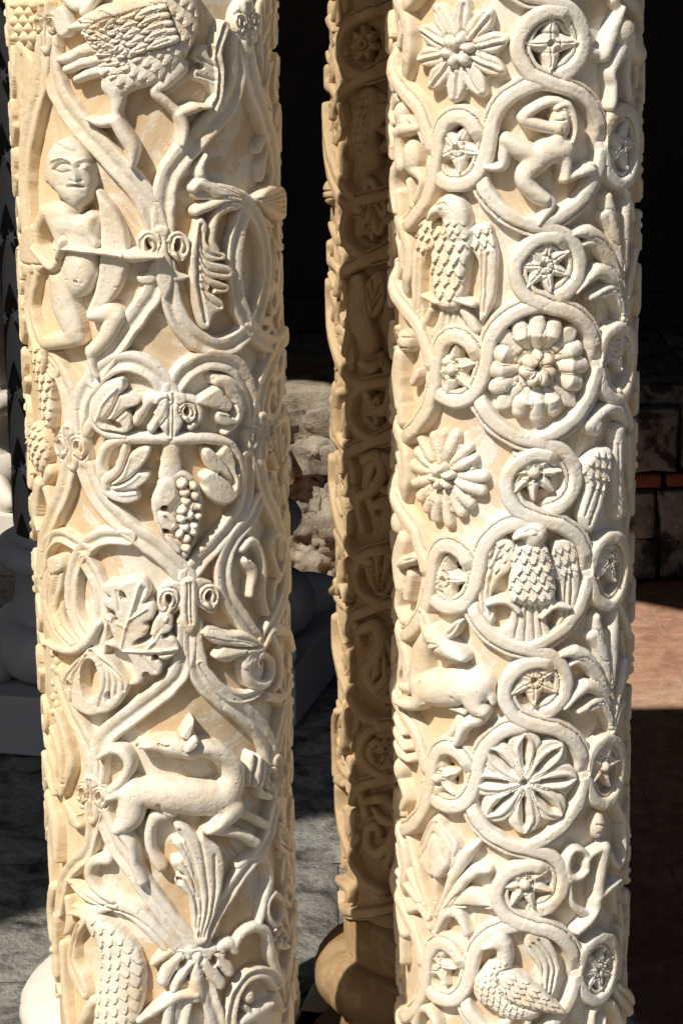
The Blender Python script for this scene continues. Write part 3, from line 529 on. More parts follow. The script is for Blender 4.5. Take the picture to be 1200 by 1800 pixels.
# right scrolls
ml('curled_leaf', fan((462, 1140), [(352, 1110), (372, 1152), (420, 1174)], 20, .80, 13)+[S([(458, 1138), (428, 1117), (398, 1116), (354, 1109)], [5, 8, 7, 4], 22, o=2), S([(455, 1140), (434, 1150), (428, 1175), (440, 1198), (462, 1202), (473, 1180), (470, 1158), (457, 1150), (447, 1160), (452, 1172)], [6, 9, 10, 10, 9, 8, 7, 6, 5, 3], 22, o=3), B(450, 1175, 20, 25, 15, 0, .8), X(455, 1165, 4, 7, .5, 4)])
ml('curled_leaf', [S([(462, 1135), (480, 1108), (502, 1110), (512, 1140)], [6, 11, 11, 8], 19), S([(478, 1120), (490, 1150), (492, 1190), (480, 1215)], [8, 12, 11, 6], 17, o=3), S([(470, 1225), (495, 1225), (510, 1205)], [8, 10, 8], 16)])
ml('curled_leaf', [S([(424, 965), (440, 950), (455, 968), (461, 1005), (458, 1045), (468, 1078)], [7, 9, 8, 8, 8, 6], 19), S([(428, 985), (442, 1005), (436, 1045)], [8, 10, 6], 21, o=2), X(434, 974, 8, 8, 0, 2), S([(486, 935), (500, 955), (492, 1010), (480, 985), (474, 955)], [7, 8, 7, 7, 7], 17, cl=1)])
# dog
ml('running_dog', [
    S([(182, 1325), (200, 1314), (220, 1321), (230, 1342), (221, 1364), (200, 1386)], [7, 10, 10, 10, 10, 8], 28), S([(238, 1380), (215, 1390), (196, 1399)], [15, 11, 7], 29, k=3),
    S([(300, 1425), (268, 1442), (264, 1488), (284, 1522)], [14, 11, 9, 11], 20, k=3), S([(412, 1425), (440, 1436), (464, 1449)], [11, 8, 9], 21, k=3),
    S([(240, 1392), (285, 1396), (335, 1402), (388, 1404)], [25, 29, 30, 33], 31, k=5, e=.35), S([(396, 1395), (408, 1362), (396, 1332), (366, 1314), (338, 1314)], [30, 22, 18, 16, 14], 31, k=6, e=.35),
    S([(335, 1316), (308, 1311), (278, 1306), (256, 1305), (244, 1303)], [17, 19, 14, 8, 4], 32, k=5, e=.4),
    F([(316, 1290), (328, 1268), (338, 1259), (337, 1280), (330, 1294)], 28, 5, .6), F([(322, 1303), (336, 1288), (344, 1294), (338, 1308), (324, 1314)], 38, 6, .75, 3), G([(246, 1316), (264, 1320), (284, 1321)], 2, 8), G([(280, 1302), (290, 1306), (298, 1304)], 1.8, 5), X(246, 1303, 2, 2, 0, 20),
    S([(236, 1398), (230, 1432), (213, 1453)], [28, 24, 12], 34, k=5, e=.4), S([(213, 1453), (232, 1480), (239, 1512), (251, 1545)], [12, 10, 9, 11], 29, k=3),
    S([(402, 1420), (378, 1446), (362, 1454)], [24, 17, 9], 35, k=5, e=.4), S([(362, 1454), (400, 1459), (425, 1466), (442, 1477)], [9, 9, 9, 10], 30, k=3), G([(280, 1408), (284, 1425), (300, 1438)], 3, 4), G([(384, 1425), (372, 1442)], 3, 3)],
   'running dog looking back over its shoulder')
ml('leaf_knot', knot(18, 12, 58, 20), at=(163, 1395)); ml('leaf_knot', knot(20, 14, 56, 20), at=(483, 1360))
ml('leaf_fan', [S([(440, 1325), (436, 1350), (432, 1378)], [6, 9, 5], 20), S([(452, 1330), (448, 1360), (444, 1378)], [6, 9, 6], 22, o=3), S([(460, 1340), (456, 1370), (452, 1390), (470, 1400)], [6, 8, 8, 6], 21, o=3)])
ml('acanthus_leaf', [F([(343, 1655), (338, 1605), (328, 1572), (308, 1552), (312, 1540), (322, 1536), (302, 1518), (302, 1508), (318, 1502), (304, 1482), (306, 1474), (318, 1472), (307, 1452), (312, 1444), (332, 1452), (349, 1468), (353, 1452), (366, 1474), (384, 1486), (391, 1520), (386, 1570), (370, 1620), (360, 1655)], 22, 9, .6), G([(348, 1645), (352, 1580), (338, 1505), (316, 1456)], 2.6, 3.6), G([(353, 1645), (363, 1575), (356, 1505), (349, 1470)], 2.6, 4), G([(345, 1630), (342, 1580), (322, 1536)], 2.4, 3.4), G([(347, 1605), (338, 1545), (318, 1502)], 2.4, 3.4), G([(348, 1575), (335, 1510), (318, 1474)], 2.2, 3), G([(358, 1645), (375, 1570), (374, 1500)], 2.6, 3.8), X(314, 1546, 4, 4)], 'upright acanthus leaf sprouting below the dog')
ml('vine_leaf', [S([(122, 1545), (150, 1572), (185, 1586), (225, 1597), (262, 1628), (302, 1668)], [6, 12, 14, 15, 17, 15], 18), S([(132, 1592), (165, 1600), (205, 1592)], [7, 10, 5], 17, o=3), S([(190, 1512), (166, 1514), (157, 1535), (170, 1562), (200, 1582)], [9, 10, 10, 9, 7], 20, o=2), G([(130, 1555), (180, 1590), (240, 1612), (300, 1668)], 2.2, 5)])
ml('leaf_knot', [F([(300, 1668), (385, 1662), (395, 1690), (370, 1710), (345, 1715), (310, 1705), (296, 1690)], 18, 10, .6), S([(345, 1680), (346, 1712), (345, 1748)], [9, 13, 15], 22, o=3), S([(335, 1690), (318, 1715), (306, 1738)], [6, 9, 8], 22, o=3), S([(316, 1680), (298, 1700), (288, 1722)], [8, 14, 12], 20, o=3), S([(300, 1672), (284, 1682), (270, 1692)], [8, 10, 7], 19, o=3), S([(358, 1690), (374, 1712), (386, 1728)], [8, 12, 11], 21, o=3), S([(380, 1680), (396, 1698), (402, 1708)], [8, 12, 10], 20, o=3), S([(390, 1664), (405, 1660), (414, 1672)], [10, 12, 8], 18, o=3), X(322, 1693, 5, 9, .5, 2), X(375, 1688, 6, 9, -.1, 2)], 'greyed leaf collar tying the lower vine stems')
ml('feathered_bird', [S([(130, 1602), (150, 1604), (166, 1612)], [4, 9, 16], 26, k=4), S([(160, 1610), (195, 1648), (214, 1692), (212, 1745), (198, 1812)], [16, 30, 42, 44, 40], 28, k=4, e=.4), SCL(160, 1600, 1.25, 21, 19, 3.6, [(160, 1595), (215, 1620), (262, 1700), (250, 1810), (150, 1810), (165, 1700), (150, 1640)]),
    F([(150, 1608), (134, 1628), (121, 1680), (128, 1720), (150, 1756), (158, 1750), (152, 1720), (138, 1690), (137, 1652), (152, 1628)], 18, 8, .6), G([(142, 1625), (130, 1685), (150, 1745)], 2, 5), S([(165, 1760), (148, 1790), (140, 1812)], [9, 12, 10], 20, o=3)], 'bird covered in scale-like feathers, head turned up')
ml('bird_claw', [S([(345, 1746), (312, 1748), (282, 1768), (248, 1790)], [8, 11, 10, 8], 24), S([(300, 1756), (292, 1812)], [10, 11], 22)])
ml('vine_ring', [S([(480, 1568), (494, 1582), (492, 1610), (480, 1625), (470, 1605), (472, 1582)], 6, 18, cl=1), S([(503, 1555), (511, 1570), (506, 1590), (498, 1572)], 6, 17, cl=1)])
ml('grape_cluster', grapes(482, 1632, 506, 1670, 6, 18))
# ---------------- right column
def mr(name, ops, label=None, **k): return motif(CR, CR.e, name, ops, label, **k)
RC = [(948, 262), (942, 648), (926, 1018), (922, 1374), (908, 1722)]
u0 = [CR.uv(*c) for c in RC]
offs = [(b[0]-u0[0][0], b[1]-u0[0][1]) for b in u0]
offs = [(offs[0][0]-(offs[1][0]-offs[0][0]), -(offs[1][1]))]+offs+[(offs[-1][0]+offs[-1][0]-offs[-2][0], offs[-1][1]+offs[-1][1]-offs[-2][1])]
VW, VH = 16, 20
TPL = [
    ([(1004, 44), (985, 26), (958, 25), (932, 42), (916, 68), (916, 97), (934, 126), (970, 143), (1010, 157), (1037, 182), (1051, 215), (1056, 255)], -1),
    ([(838, 300), (848, 335), (875, 368), (915, 392), (960, 403), (995, 420), (1012, 450), (1010, 485), (992, 510), (968, 524)], 1),
    ([(975, 146), (945, 143), (905, 158), (876, 184), (860, 217), (853, 258), (842, 292), (822, 316), (796, 321), (775, 310), (766, 290), (766, 268)], 1),
    ([(850, 252), (840, 228), (825, 209), (803, 201), (782, 212), (771, 240), (766, 280), (759, 320), (746, 355), (722, 388), (697, 407)], 1),
    ([(1054, 238), (1060, 265), (1070, 302), (1088, 320), (1105, 306), (1113, 270), (1114, 235), (1107, 207), (1092, 197), (1075, 207), (1063, 235), (1056, 275), (1044, 316), (1020, 354), (990, 379), (955, 396), (930, 396)], -1),
    ([(689, 90), (692, 128), (712, 158), (737, 188), (751, 220), (762, 258), (764, 280)], -1),
    ([(689, -4), (706, 14), (718, 55), (717, 100), (707, 138)], 1),
]
for off in offs:
    for j, (p, sd) in enumerate(TPL):
        hh = VH+(1.5 if j in (0, 3) else 0); hl = [hh*.45, hh*.8]+[hh]*(len(p)*2-4)+[hh*.8, hh*.45]
        mr('vine_scroll', [S(p, VW if j < 4 else VW-1, hl, 'v', side=sd)], off=off)
# star flowers in the small rings
SN = {0: [(967, 76, 4, 0, .0), (955, 466, 7, 0, .2), (937, 830, 8, 1, 0), (938, 1195, 6, 0, 0), (922, 1553, 7, 1, .1)],
      1: [(803, 260, 5, 0, .5), (795, 649, 6, 1, .2), (779, 1018, 5, 0, .2), (770, 1366, 6, 1, .1), (766, 1692, 6, 0, .5)],
      2: [(1090, 256, 5, 0, .3), (1080, 612, 5, 0, .3), (1068, 985, 5, 0, .3), (1058, 1346, 5, 1, .3), (1049, 1704, 7, 0, .3)]}
for kk, lst in SN.items():
    for (x, y, n, b, r) in lst: mr('star_flower', star(n, 41 if kk == 0 else 38, r, b, 19), at=(x, y))
mr('rosette', rosette(10, 84, .22, .5, 17, 1, .1, .9, 6, .2, 27), 'ten-petalled rosette near the top of the column', at=(806, 88))
def ruffled(R):
    ops = [B(0, 0, R*.86, R*.92, 12, 0, .95)]; rng = random.Random(4)
    for i in range(17):
        a = 2*math.pi*i/17+rng.uniform(-.06, .06); c, s = math.sin(a), -math.cos(a); rr = R*rng.uniform(.9, 1.08)
        ops.append(S([(R*.25*c, R*.27*s), (R*.62*c, R*.68*s), (rr*c, rr*1.08*s)], [5, 9.5, 9.5+rng.uniform(-2, 2)], [13, 17+rng.uniform(-3, 3), 15], 'r', .55, 3, k=1))
    for i in range(6):
        a = 2*math.pi*(i+.3)/6; ops.append(B(R*.2*math.sin(a), -R*.2*math.cos(a), R*.17, R*.1, 27, a-math.pi/2, .6, 5))
    return ops+[X(0, 0, 4, 4, 0, 10)]
mr('rosette', ruffled(70), 'ruffled many-petalled rosette', at=(777, 836))
mr('rosette', acanthus_rosette(86), 'crinkled acanthus rosette with a seven-lobed button', at=(944, 648))
mr('rosette', slit_rosette(8, 95), 'eight-petalled rosette with slit petals', at=(921, 1374))
# crouching man
mr('dancing_figure', [
    B(982, 214, 18, 30, 30, .05, .45), G([(970, 212), (984, 210)], 1.8, 4), G([(974, 222), (976, 228)], 2.5, -3), G([(968, 236), (982, 236)], 1.5, 4), S([(972, 190), (990, 184), (1001, 200), (1004, 225), (1000, 248)], [5, 8, 7, 6, 4], 27, o=2),
    S([(994, 187), (976, 178), (950, 183), (918, 206), (945, 219), (966, 226)], [7, 8, 9, 10, 10, 9], 24, k=2),
    S([(983, 262), (958, 268), (934, 290)], [23, 23, 20], 29, k=4, e=.4), B(975, 248, 14, 12, 27, 0, .6, k=4),
    S([(945, 276), (914, 262), (889, 246)], [20, 17, 12], 28, k=4, e=.4), S([(889, 246), (886, 270), (880, 291), (856, 293)], [12, 10, 9, 6], 24, k=3),
    S([(938, 286), (922, 311), (934, 334), (956, 349)], [20, 17, 14, 12], 28, k=4, e=.4), S([(956, 348), (967, 358), (956, 376), (944, 392)], [11, 9, 8, 5], 23, k=2),
    S([(986, 262), (991, 290), (990, 312)], [13, 10, 9], 26, k=3), S([(990, 313), (1010, 305), (1034, 296)], [9, 8, 11], 25, k=2), G([(1032, 290), (1040, 294)], 1.5, 3)],
   'nude figure with one arm over its head inside a roundel')
# eagles
mr('eagle', [
    F([(776, 393), (752, 384), (739, 394), (730, 430), (725, 480), (726, 548), (735, 572), (744, 566), (742, 505), (748, 455), (762, 430), (772, 420)], 16, 9, .6), F([(820, 404), (853, 394), (867, 412), (873, 460), (869, 520), (856, 556), (842, 562), (842, 515), (840, 462), (828, 436)], 16, 9, .6),
    SCL(770, 390, 1.75, 19, 14, 5, [(780, 385), (740, 382), (728, 440), (745, 455), (775, 425)]), SCL(830, 395, 1.4, 19, 14, 5, [(818, 398), (860, 388), (872, 430), (845, 450), (825, 430)]),
    G([(738, 440), (734, 555)], 2, 5), G([(746, 445), (741, 560)], 2, 4), G([(858, 445), (852, 550)], 2, 5), G([(849, 440), (846, 550)], 2, 4),
    F([(774, 396), (822, 396), (832, 425), (824, 470), (817, 512), (808, 542), (778, 542), (764, 505), (762, 450), (765, 420)], 27, 24, .45), SCL(797, 396, 1.57, 20, 17, 6, [(770, 395), (825, 395), (830, 430), (810, 530), (775, 530), (762, 440)]),
    S([(792, 362), (802, 374), (803, 405)], [19, 22, 24], 30, k=3, e=.5), B(790, 364, 20, 19, 31, 0, .6, k=2), S([(786, 362), (771, 370), (764, 384)], [14, 9, 4], 31, k=2), SCL(800, 380, 1.57, 14, 13, 3.5, [(784, 384), (824, 384), (826, 412), (782, 412)]), G([(782, 388), (776, 398)], 3, 6), G([(765, 386), (780, 382)], 1.6, 5), B(786, 362, 5, 4, 33, 0, .9), G([(776, 361), (788, 355), (796, 361)], 1.5, 4),
    F([(777, 532), (803, 532), (808, 558), (826, 588), (800, 604), (756, 592), (768, 565)], 14, 8, .6), G([(784, 540), (776, 592)], 2, 5), G([(791, 540), (792, 596)], 2, 5), G([(799, 540), (808, 592)], 2, 5),
    S([(752, 519), (775, 529), (800, 525), (834, 534)], [6, 6, 7, 6], 26), S([(757, 545), (744, 580)], [7, 8], 17), S([(814, 546), (826, 564), (836, 580)], [8, 10, 8], 17, o=2)],
   'spread-winged eagle outside the roundels, head in profile')
mr('eagle', [
    F([(904, 958), (880, 942), (864, 944), (848, 980), (839, 1030), (842, 1068), (862, 1096), (868, 1086), (862, 1050), (878, 1018), (896, 1000)], 16, 8, .6), F([(966, 966), (980, 950), (1000, 948), (1012, 970), (1017, 1012), (1011, 1060), (992, 1090), (976, 1102), (984, 1060), (983, 1025), (970, 1010)], 16, 8, .6),
    SCL(890, 945, 2.0, 20, 13, 4.5, [(905, 955), (865, 940), (845, 1000), (870, 1015)]), SCL(985, 950, 1.4, 20, 13, 4.5, [(968, 962), (1000, 945), (1016, 1000), (985, 1015)]),
    G([(868, 965), (850, 1020), (852, 1075)], 2, 4.5), G([(878, 970), (860, 1025), (862, 1080)], 2, 4.5), G([(1003, 990), (1000, 1075)], 2, 4.5), G([(993, 1010), (990, 1085)], 2, 4.5),
    F([(912, 955), (955, 955), (970, 998), (974, 1040), (958, 1062), (905, 1058), (892, 1036), (899, 990)], 28, 24, .45), SCL(932, 950, 1.57, 17, 15, 5.5, [(905, 955), (960, 955), (975, 1040), (950, 1062), (905, 1062), (890, 1040)]),
    B(938, 937, 21, 24, 31, 0, .45, k=3), S([(926, 934), (911, 937), (903, 943)], [12, 9, 4], 30, k=3), G([(903, 944), (920, 946)], 1.6, 5), B(934, 931, 5, 4, 33, 0, .9), G([(920, 931), (932, 925), (942, 930)], 1.5, 4),
    F([(903, 1055), (952, 1055), (960, 1090), (966, 1122), (930, 1130), (882, 1118), (897, 1085)], 16, 8, .6), G([(915, 1062), (905, 1120)], 2, 5), G([(925, 1062), (922, 1125)], 2, 5), G([(935, 1062), (938, 1125)], 2, 5), G([(944, 1062), (952, 1120)], 2, 5),
    S([(857, 1059), (880, 1054), (896, 1058), (912, 1073)], [5, 7, 7, 5], 23), S([(904, 1040), (896, 1056)], [7, 6], 23), S([(949, 1083), (962, 1068), (975, 1063), (996, 1066)], [5, 7, 7, 5], 24), S([(966, 1042), (968, 1062)], [7, 6], 23)],
   'spread-winged eagle framed by a roundel')
mr('deer', [
    F([(752, 1116), (742, 1086), (744, 1062), (759, 1080), (768, 1106)], 24, 7, .6), F([(784, 1110), (795, 1096), (813, 1089), (810, 1106), (797, 1122)], 24, 7, .6), G([(748, 1075), (758, 1108)], 2, 5), G([(808, 1094), (794, 1112)], 2, 5),
    S([(753, 1120), (744, 1148), (740, 1185)], [16, 21, 26], 27, k=4, e=.4), S([(766, 1114), (780, 1130), (800, 1143), (817, 1153)], [20, 21, 15, 9], 33, k=4, e=.4), B(772, 1131, 7, 5, 34, .3, .95), G([(763, 1132), (772, 1125), (782, 1131), (772, 1137), (763, 1133)], 1.4, 4), G([(797, 1157), (816, 1158)], 1.6, 5),
    S([(748, 1206), (780, 1210), (818, 1206), (838, 1206)], [33, 32, 32, 31], 32, k=5, e=.35), S([(748, 1215), (738, 1236), (713, 1231)], [19, 12, 9], 32, k=3), S([(738, 1208), (713, 1206)], [10, 10], 24, k=2), G([(752, 1195), (754, 1230)], 2.5, 4),
    S([(832, 1212), (838, 1236), (852, 1246)], [29, 20, 13], 34, k=4, e=.4), S([(852, 1247), (842, 1262), (818, 1274), (806, 1302)], [12, 11, 11, 8], 27, k=3), S([(815, 1250), (793, 1243)], [7, 4], 18), S([(806, 1262), (790, 1290)], [8, 7], 14), S([(842, 1194), (859, 1214), (868, 1232)], [8, 9, 6], 25, k=2), G([(803, 1220), (812, 1240)], 3, 3)],
   'seated deer turning its head')
mr('perched_bird', [
    F([(922, 1642), (935, 1635), (964, 1650), (982, 1690), (978, 1730), (962, 1758), (944, 1748), (950, 1715), (940, 1690), (924, 1672)], 18, 9, .6), G([(935, 1655), (962, 1690), (958, 1745)], 2, 5), G([(945, 1650), (971, 1690), (966, 1745)], 2, 5), G([(930, 1662), (952, 1695), (952, 1740)], 2, 4),
    B(878, 1650, 18, 20, 28, 0, .45, k=3), S([(866, 1656), (851, 1662)], [10, 5], 26, k=2), G([(852, 1664), (870, 1664)], 1.5, 5), S([(886, 1655), (886, 1688), (866, 1712), (862, 1738)], [14, 15, 21, 32], 27, k=4, e=.4), S([(862, 1730), (895, 1757), (926, 1767)], [30, 35, 26], 29, k=4, e=.4),
    SCL(880, 1680, 1.3, 12, 11, 3.5, [(840, 1680), (900, 1690), (920, 1790), (850, 1770)]), F([(878, 1702), (910, 1704), (946, 1730), (986, 1770), (978, 1776), (930, 1766), (895, 1752), (880, 1730)], 33, 12, .6, 4), SCL(880, 1710, .6, 22, 10, 4, [(878, 1700), (910, 1702), (986, 1772), (930, 1770), (880, 1735)]),
    S([(897, 1785), (884, 1806)], [10, 9], 20), S([(926, 1782), (926, 1806)], [9, 9], 20)], 'perched bird with upswept tail in the lowest roundel')
mr('palmette', [
    S([(765, 1545), (765, 1585), (766, 1635)], [8, 10, 17], 17), F([(768, 1432), (786, 1455), (806, 1480), (803, 1508), (786, 1540), (768, 1536), (744, 1516), (738, 1490), (750, 1458)], 19, 8, .7), G([(764, 1445), (744, 1490), (750, 1520)], 2.5, 4), G([(772, 1445), (796, 1490), (788, 1530)], 2.5, 4), F([(767, 1462), (786, 1500), (791, 1524), (776, 1542), (756, 1531), (743, 1510), (754, 1490)], 25, 14, .6, 4), G([(767, 1466), (767, 1536)], 2, 3),
    S([(772, 1610), (792, 1550), (816, 1504), (843, 1480)], [5, 9, 12, 4], 18, o=3), S([(775, 1615), (802, 1566), (832, 1532), (858, 1528)], [5, 9, 11, 7], 20, o=3), S([(775, 1622), (798, 1595), (830, 1578), (864, 1592)], [5, 9, 20, 7], 18, o=3), G([(800, 1590), (860, 1592)], 2, 5), S([(770, 1635), (785, 1606), (806, 1606), (820, 1638)], [5, 9, 10, 8], 20, o=3),
    S([(760, 1610), (738, 1545), (717, 1455)], [5, 10, 7], 18, o=3), S([(757, 1612), (727, 1548), (703, 1485)], [5, 9, 7], 19, o=3), S([(755, 1615), (730, 1572), (703, 1532)], [5, 10, 8], 20, o=3), S([(757, 1630), (742, 1596), (722, 1600)], [5, 9, 8], 20, o=3)], 'palmette with a heart-shaped bud')
mr('curled_leaf', [S([(700, 1812), (704, 1785), (716, 1774), (728, 1790), (732, 1812)], [7, 8, 8, 8, 7], 18), S([(730, 1812), (738, 1778), (752, 1772), (765, 1790), (772, 1812)], [7, 9, 9, 9, 7], 20), X(752, 1798, 6, 12)])
# plants and creatures along the shaded right side
plant = [S([(1088, 620), (1092, 540), (1088, 450), (1080, 380)], [8, 10, 14, 10], 17), S([(1090, 505), (1062, 435), (1032, 408), (1003, 411)], [5, 11, 13, 5], 21, o=3), S([(1088, 520), (1066, 455), (1042, 428), (1022, 430)], [5, 9, 9, 5], 18, o=3), S([(1090, 560), (1078, 500), (1050, 476), (1010, 514)], [5, 10, 13, 4], 21, o=3), S([(1088, 550), (1070, 508), (1036, 522)], [5, 9, 6], 20, o=3), S([(1088, 545), (1074, 518), (1056, 520)], [5, 7, 5], 19, o=3),
         S([(1092, 550), (1104, 490), (1112, 440)], [5, 10, 9], 20, o=3), S([(1092, 570), (1102, 530), (1108, 520)], [5, 8, 8], 20, o=3), S([(1090, 480), (1076, 405), (1066, 345)], [8, 14, 8], 20, o=3), S([(1092, 470), (1096, 400), (1098, 340)], [8, 14, 8], 20, o=3), S([(1080, 420), (1062, 380)], [8, 11], 17, o=3), S([(1088, 620), (1070, 600), (1062, 585)], [6, 6, 3], 15)]
mr('acanthus_plant', plant, 'shaded acanthus plant, the upper one')
a_, b_ = CR.uv(1092, 540), CR.uv(1072, 1258)
mr('acanthus_plant', plant, 'shaded acanthus plant, the lower one', off=(b_[0]-a_[0], b_[1]-a_[1]))
mr('quadruped', [S([(1092, 55), (1106, 80), (1117, 95)], [24, 26, 18], 26, k=4, e=.4), S([(1086, 92), (1070, 122), (1073, 150), (1070, 186)], [17, 9, 7, 9], 23, k=3), S([(1100, 105), (1098, 140), (1102, 172)], [9, 7, 9], 20, k=3), S([(1116, 105), (1113, 150)], [9, 8], 18), S([(1060, 96), (1073, 60), (1088, 15)], [12, 13, 6], 22), S([(1040, 92), (1058, 94)], [8, 8], 16)])
mr('edge_leaf', [S([(1100, -10), (1115, 10), (1122, 30)], [14, 16, 8], 18), S([(1080, 0), (1090, 20)], [10, 8], 16)])
mr('bird_wing', [F([(1017, 826), (1030, 802), (1058, 786), (1070, 792), (1068, 830), (1056, 880), (1036, 935), (1014, 908), (1024, 855)], 21, 14, .5), SCL(1060, 785, 1.9, 18, 14, 5, [(1015, 820), (1060, 780), (1075, 800), (1060, 860), (1020, 850)]), G([(1050, 850), (1030, 920)], 2, 5), G([(1040, 850), (1022, 905)], 2, 4)])
mr('bird_body', [S([(1036, 748), (1058, 722), (1080, 716), (1096, 740)], [14, 10, 10, 12], 20), B(1045, 748, 16, 18, 20, 0, .5), S([(1085, 760), (1082, 830), (1086, 900)], [15, 20, 15], 20), S([(1104, 770), (1106, 850)], [12, 12], 17), G([(1080, 780), (1078, 890)], 2, 4), G([(1090, 780), (1090, 890)], 2, 4)])
mr('seated_figure', [B(1049, 1450, 15, 23, 22, 0, .5), G([(1043, 1448), (1055, 1448)], 1.6, 4), G([(1045, 1462), (1054, 1462)], 1.5, 3), S([(1057, 1492), (1051, 1535), (1046, 1570)], [15, 12, 12], 24, k=3), S([(1048, 1492), (1030, 1505), (1025, 1530), (1010, 1542), (996, 1538)], [8, 7, 7, 7, 8], 22, k=2), S([(998, 1545), (994, 1515), (1004, 1492), (1022, 1494), (1030, 1508)], [8, 8, 7, 6, 6], 21), S([(1046, 1574), (1062, 1560), (1080, 1545)], [10, 8, 6], 24, k=2), S([(1044, 1576), (1040, 1602), (1012, 1634)], [10, 9, 9], 24, k=2), S([(998, 1550), (1005, 1590), (1030, 1606)], [6, 7, 8], 18), S([(1068, 1500), (1082, 1522), (1092, 1490), (1090, 1450)], [8, 7, 7, 8], 20), S([(1076, 1545), (1080, 1600)], [8, 9], 16)], 'small seated figure in shade beside the slit rosette')
for y in (430, 780, 870, 1140, 1480, 1620, 1760):
    mr('edge_leaf', [S([(1112-y*.004, y-50), (1118-y*.004, y), (1112-y*.004, y+50)], [8, 12, 8], 9), S([(1100-y*.006, y-30), (1106-y*.006, y+30)], [5, 8], 13)])
for y in (340, 705, 1075, 1425, 1780):
    mr('vine_shoot', [S([(1092-y*.012, y-20), (1106-y*.008, y+25), (1108-y*.006, y+45)], [6, 9, 5], 20)])
mr('vine_shoot', [S([(1086, 1630), (1086, 1690), (1082, 1720)], [6, 6, 6], 18), S([(1075, 1735), (1092, 1760), (1108, 1778)], [7, 12, 10], 19, o=2), S([(1080, 1730), (1098, 1745), (1110, 1762)], [6, 9, 8], 21, o=3), S([(1040, 1800), (1042, 1780), (1050, 1770)], [7, 8, 4], 16), S([(1060, 1810), (1060, 1785)], [7, 5], 16)])
# figures on the sunlit left edge
mr('centaur_figure', [B(706, 200, 15, 20, 22, 0, .45), S([(704, 232), (718, 228), (738, 224)], [11, 11, 8], 24), S([(712, 215), (703, 250), (706, 290)], [13, 14, 14], 21, k=3), B(726, 276, 20, 30, 25, 0, .45, k=3), S([(700, 290), (694, 325), (700, 372)], [12, 9, 8], 20), S([(730, 298), (746, 318), (736, 352)], [12, 8, 7], 22), S([(720, 318), (726, 362)], [7, 8], 18), S([(702, 340), (706, 385)], [9, 8], 18), S([(722, 205), (736, 222), (748, 250)], [4, 4, 4], 20)])
mr('cat_figure', [B(715, 598, 19, 20, 25, 0, .5), G([(705, 594), (712, 592)], 1.6, 4), G([(718, 592), (726, 594)], 1.6, 4), G([(708, 610), (722, 610)], 1.6, 5), S([(706, 622), (702, 660), (706, 712)], [15, 20, 12], 22, k=3), S([(708, 712), (708, 740)], [10, 12], 20), F([(722, 668), (736, 648), (738, 665), (728, 680)], 17, 6)])
mr('seated_figure', [B(700, 918, 16, 20, 22, 0, .5), S([(710, 948), (702, 990), (706, 1030)], [16, 18, 13], 22, k=3), S([(712, 990), (732, 980)], [10, 11], 26), G([(722, 976), (736, 972)], 1.5, 3), G([(722, 984), (736, 980)], 1.5, 3), S([(706, 1035), (703, 1065), (712, 1090)], [13, 10, 10], 20), S([(722, 1010), (716, 1050)], [10, 9], 18)])
mr('edge_leaf', [S([(697, 1255), (704, 1275), (712, 1290)], [7, 10, 5], 19), S([(697, 1280), (706, 1300), (716, 1315)], [8, 11, 5], 20, o=3), S([(699, 1305), (708, 1325), (722, 1335)], [8, 11, 5], 20, o=3), B(704, 1352, 16, 22, 22), S([(706, 1372), (714, 1400), (708, 1420)], [10, 9, 7], 18)])
mr('edge_leaf', [S([(702, 1585), (706, 1622), (710, 1640)], [9, 11, 12], 19), S([(708, 1640), (708, 1690)], [10, 8], 17), S([(698, 1480), (704, 1520), (712, 1560)], [8, 8, 6], 16)])
for y in (40, 450, 830, 1150): mr('edge_leaf', [S([(694, y-30), (700, y), (696, y+40)], [7, 9, 6], 11), S([(704, y-20), (706, y+20)], [5, 5], 13)])
# ---------------- half-shaded column behind
def mm(name, ops, label=None, **k): return motif(CM, CM.e, name, ops, label, **k)
MC = [(637, 77), (645, 397), (656, 719), (668, 1010), (678, 1317)]
mu = [CM.uv(*c) for c in MC]
for i in range(5):
    of = (mu[i][0]-mu[1][0], mu[i][1]-mu[1][1])
    mm('vine_scroll', [S([(720, 322), (680, 338), (650, 346), (622, 358), (608, 385), (607, 415), (620, 440), (650, 455), (690, 445)], 12, 18, 'v')], off=of)
    mm('vine_scroll', [S([(725, 412), (690, 430), (660, 447), (627, 463), (604, 480), (595, 510)], 12, 18, 'v')], off=of)
    mm('vine_scroll', [S([(576, 500), (579, 545), (587, 600), (599, 640), (616, 668), (640, 680)], 12, 18, 'v')], off=of)
    mm('vine_scroll', [S([(572, 430), (580, 455), (592, 470), (606, 500), (612, 530)], 9, 15)], off=of)
    mm('star_flower', star(5 if i in (1, 2) else 7, 26, .2*i, 0, 14), at=MC[i])
mm('vine_scroll', [S([(572, 190), (577, 235), (587, 287), (603, 327), (622, 350)], 12, 18, 'v')])
mm('lion_figure', [S([(650, 175), (640, 230), (655, 280)], [20, 26, 18], 20), S([(675, 190), (660, 215)], [12, 14], 18), SCL(640, 160, 1.5, 14, 10, 4, [(620, 160), (655, 160), (650, 260), (620, 260)])])
mm('carved_head', [B(583, 338, 20, 22, 22, 0, .5), G([(578, 335), (588, 335)], 1.6, 4), G([(580, 348), (588, 348)], 1.6, 4)])
mm('beast_figure', [S([(630, 500), (632, 560), (650, 600)], [18, 26, 20], 19), S([(615, 580), (608, 620)], [8, 10], 17)])
mm('vine_curl', [S([(640, 810), (660, 800), (672, 830), (655, 860), (630, 880), (640, 930)], [8, 10, 10, 10, 9, 8], 17), B(622, 872, 12, 20, 17)])
mm('vine_curl', [S([(630, 1110), (660, 1100), (668, 1140), (645, 1180), (660, 1210), (680, 1190)], [9, 11, 11, 11, 10, 8], 17)])
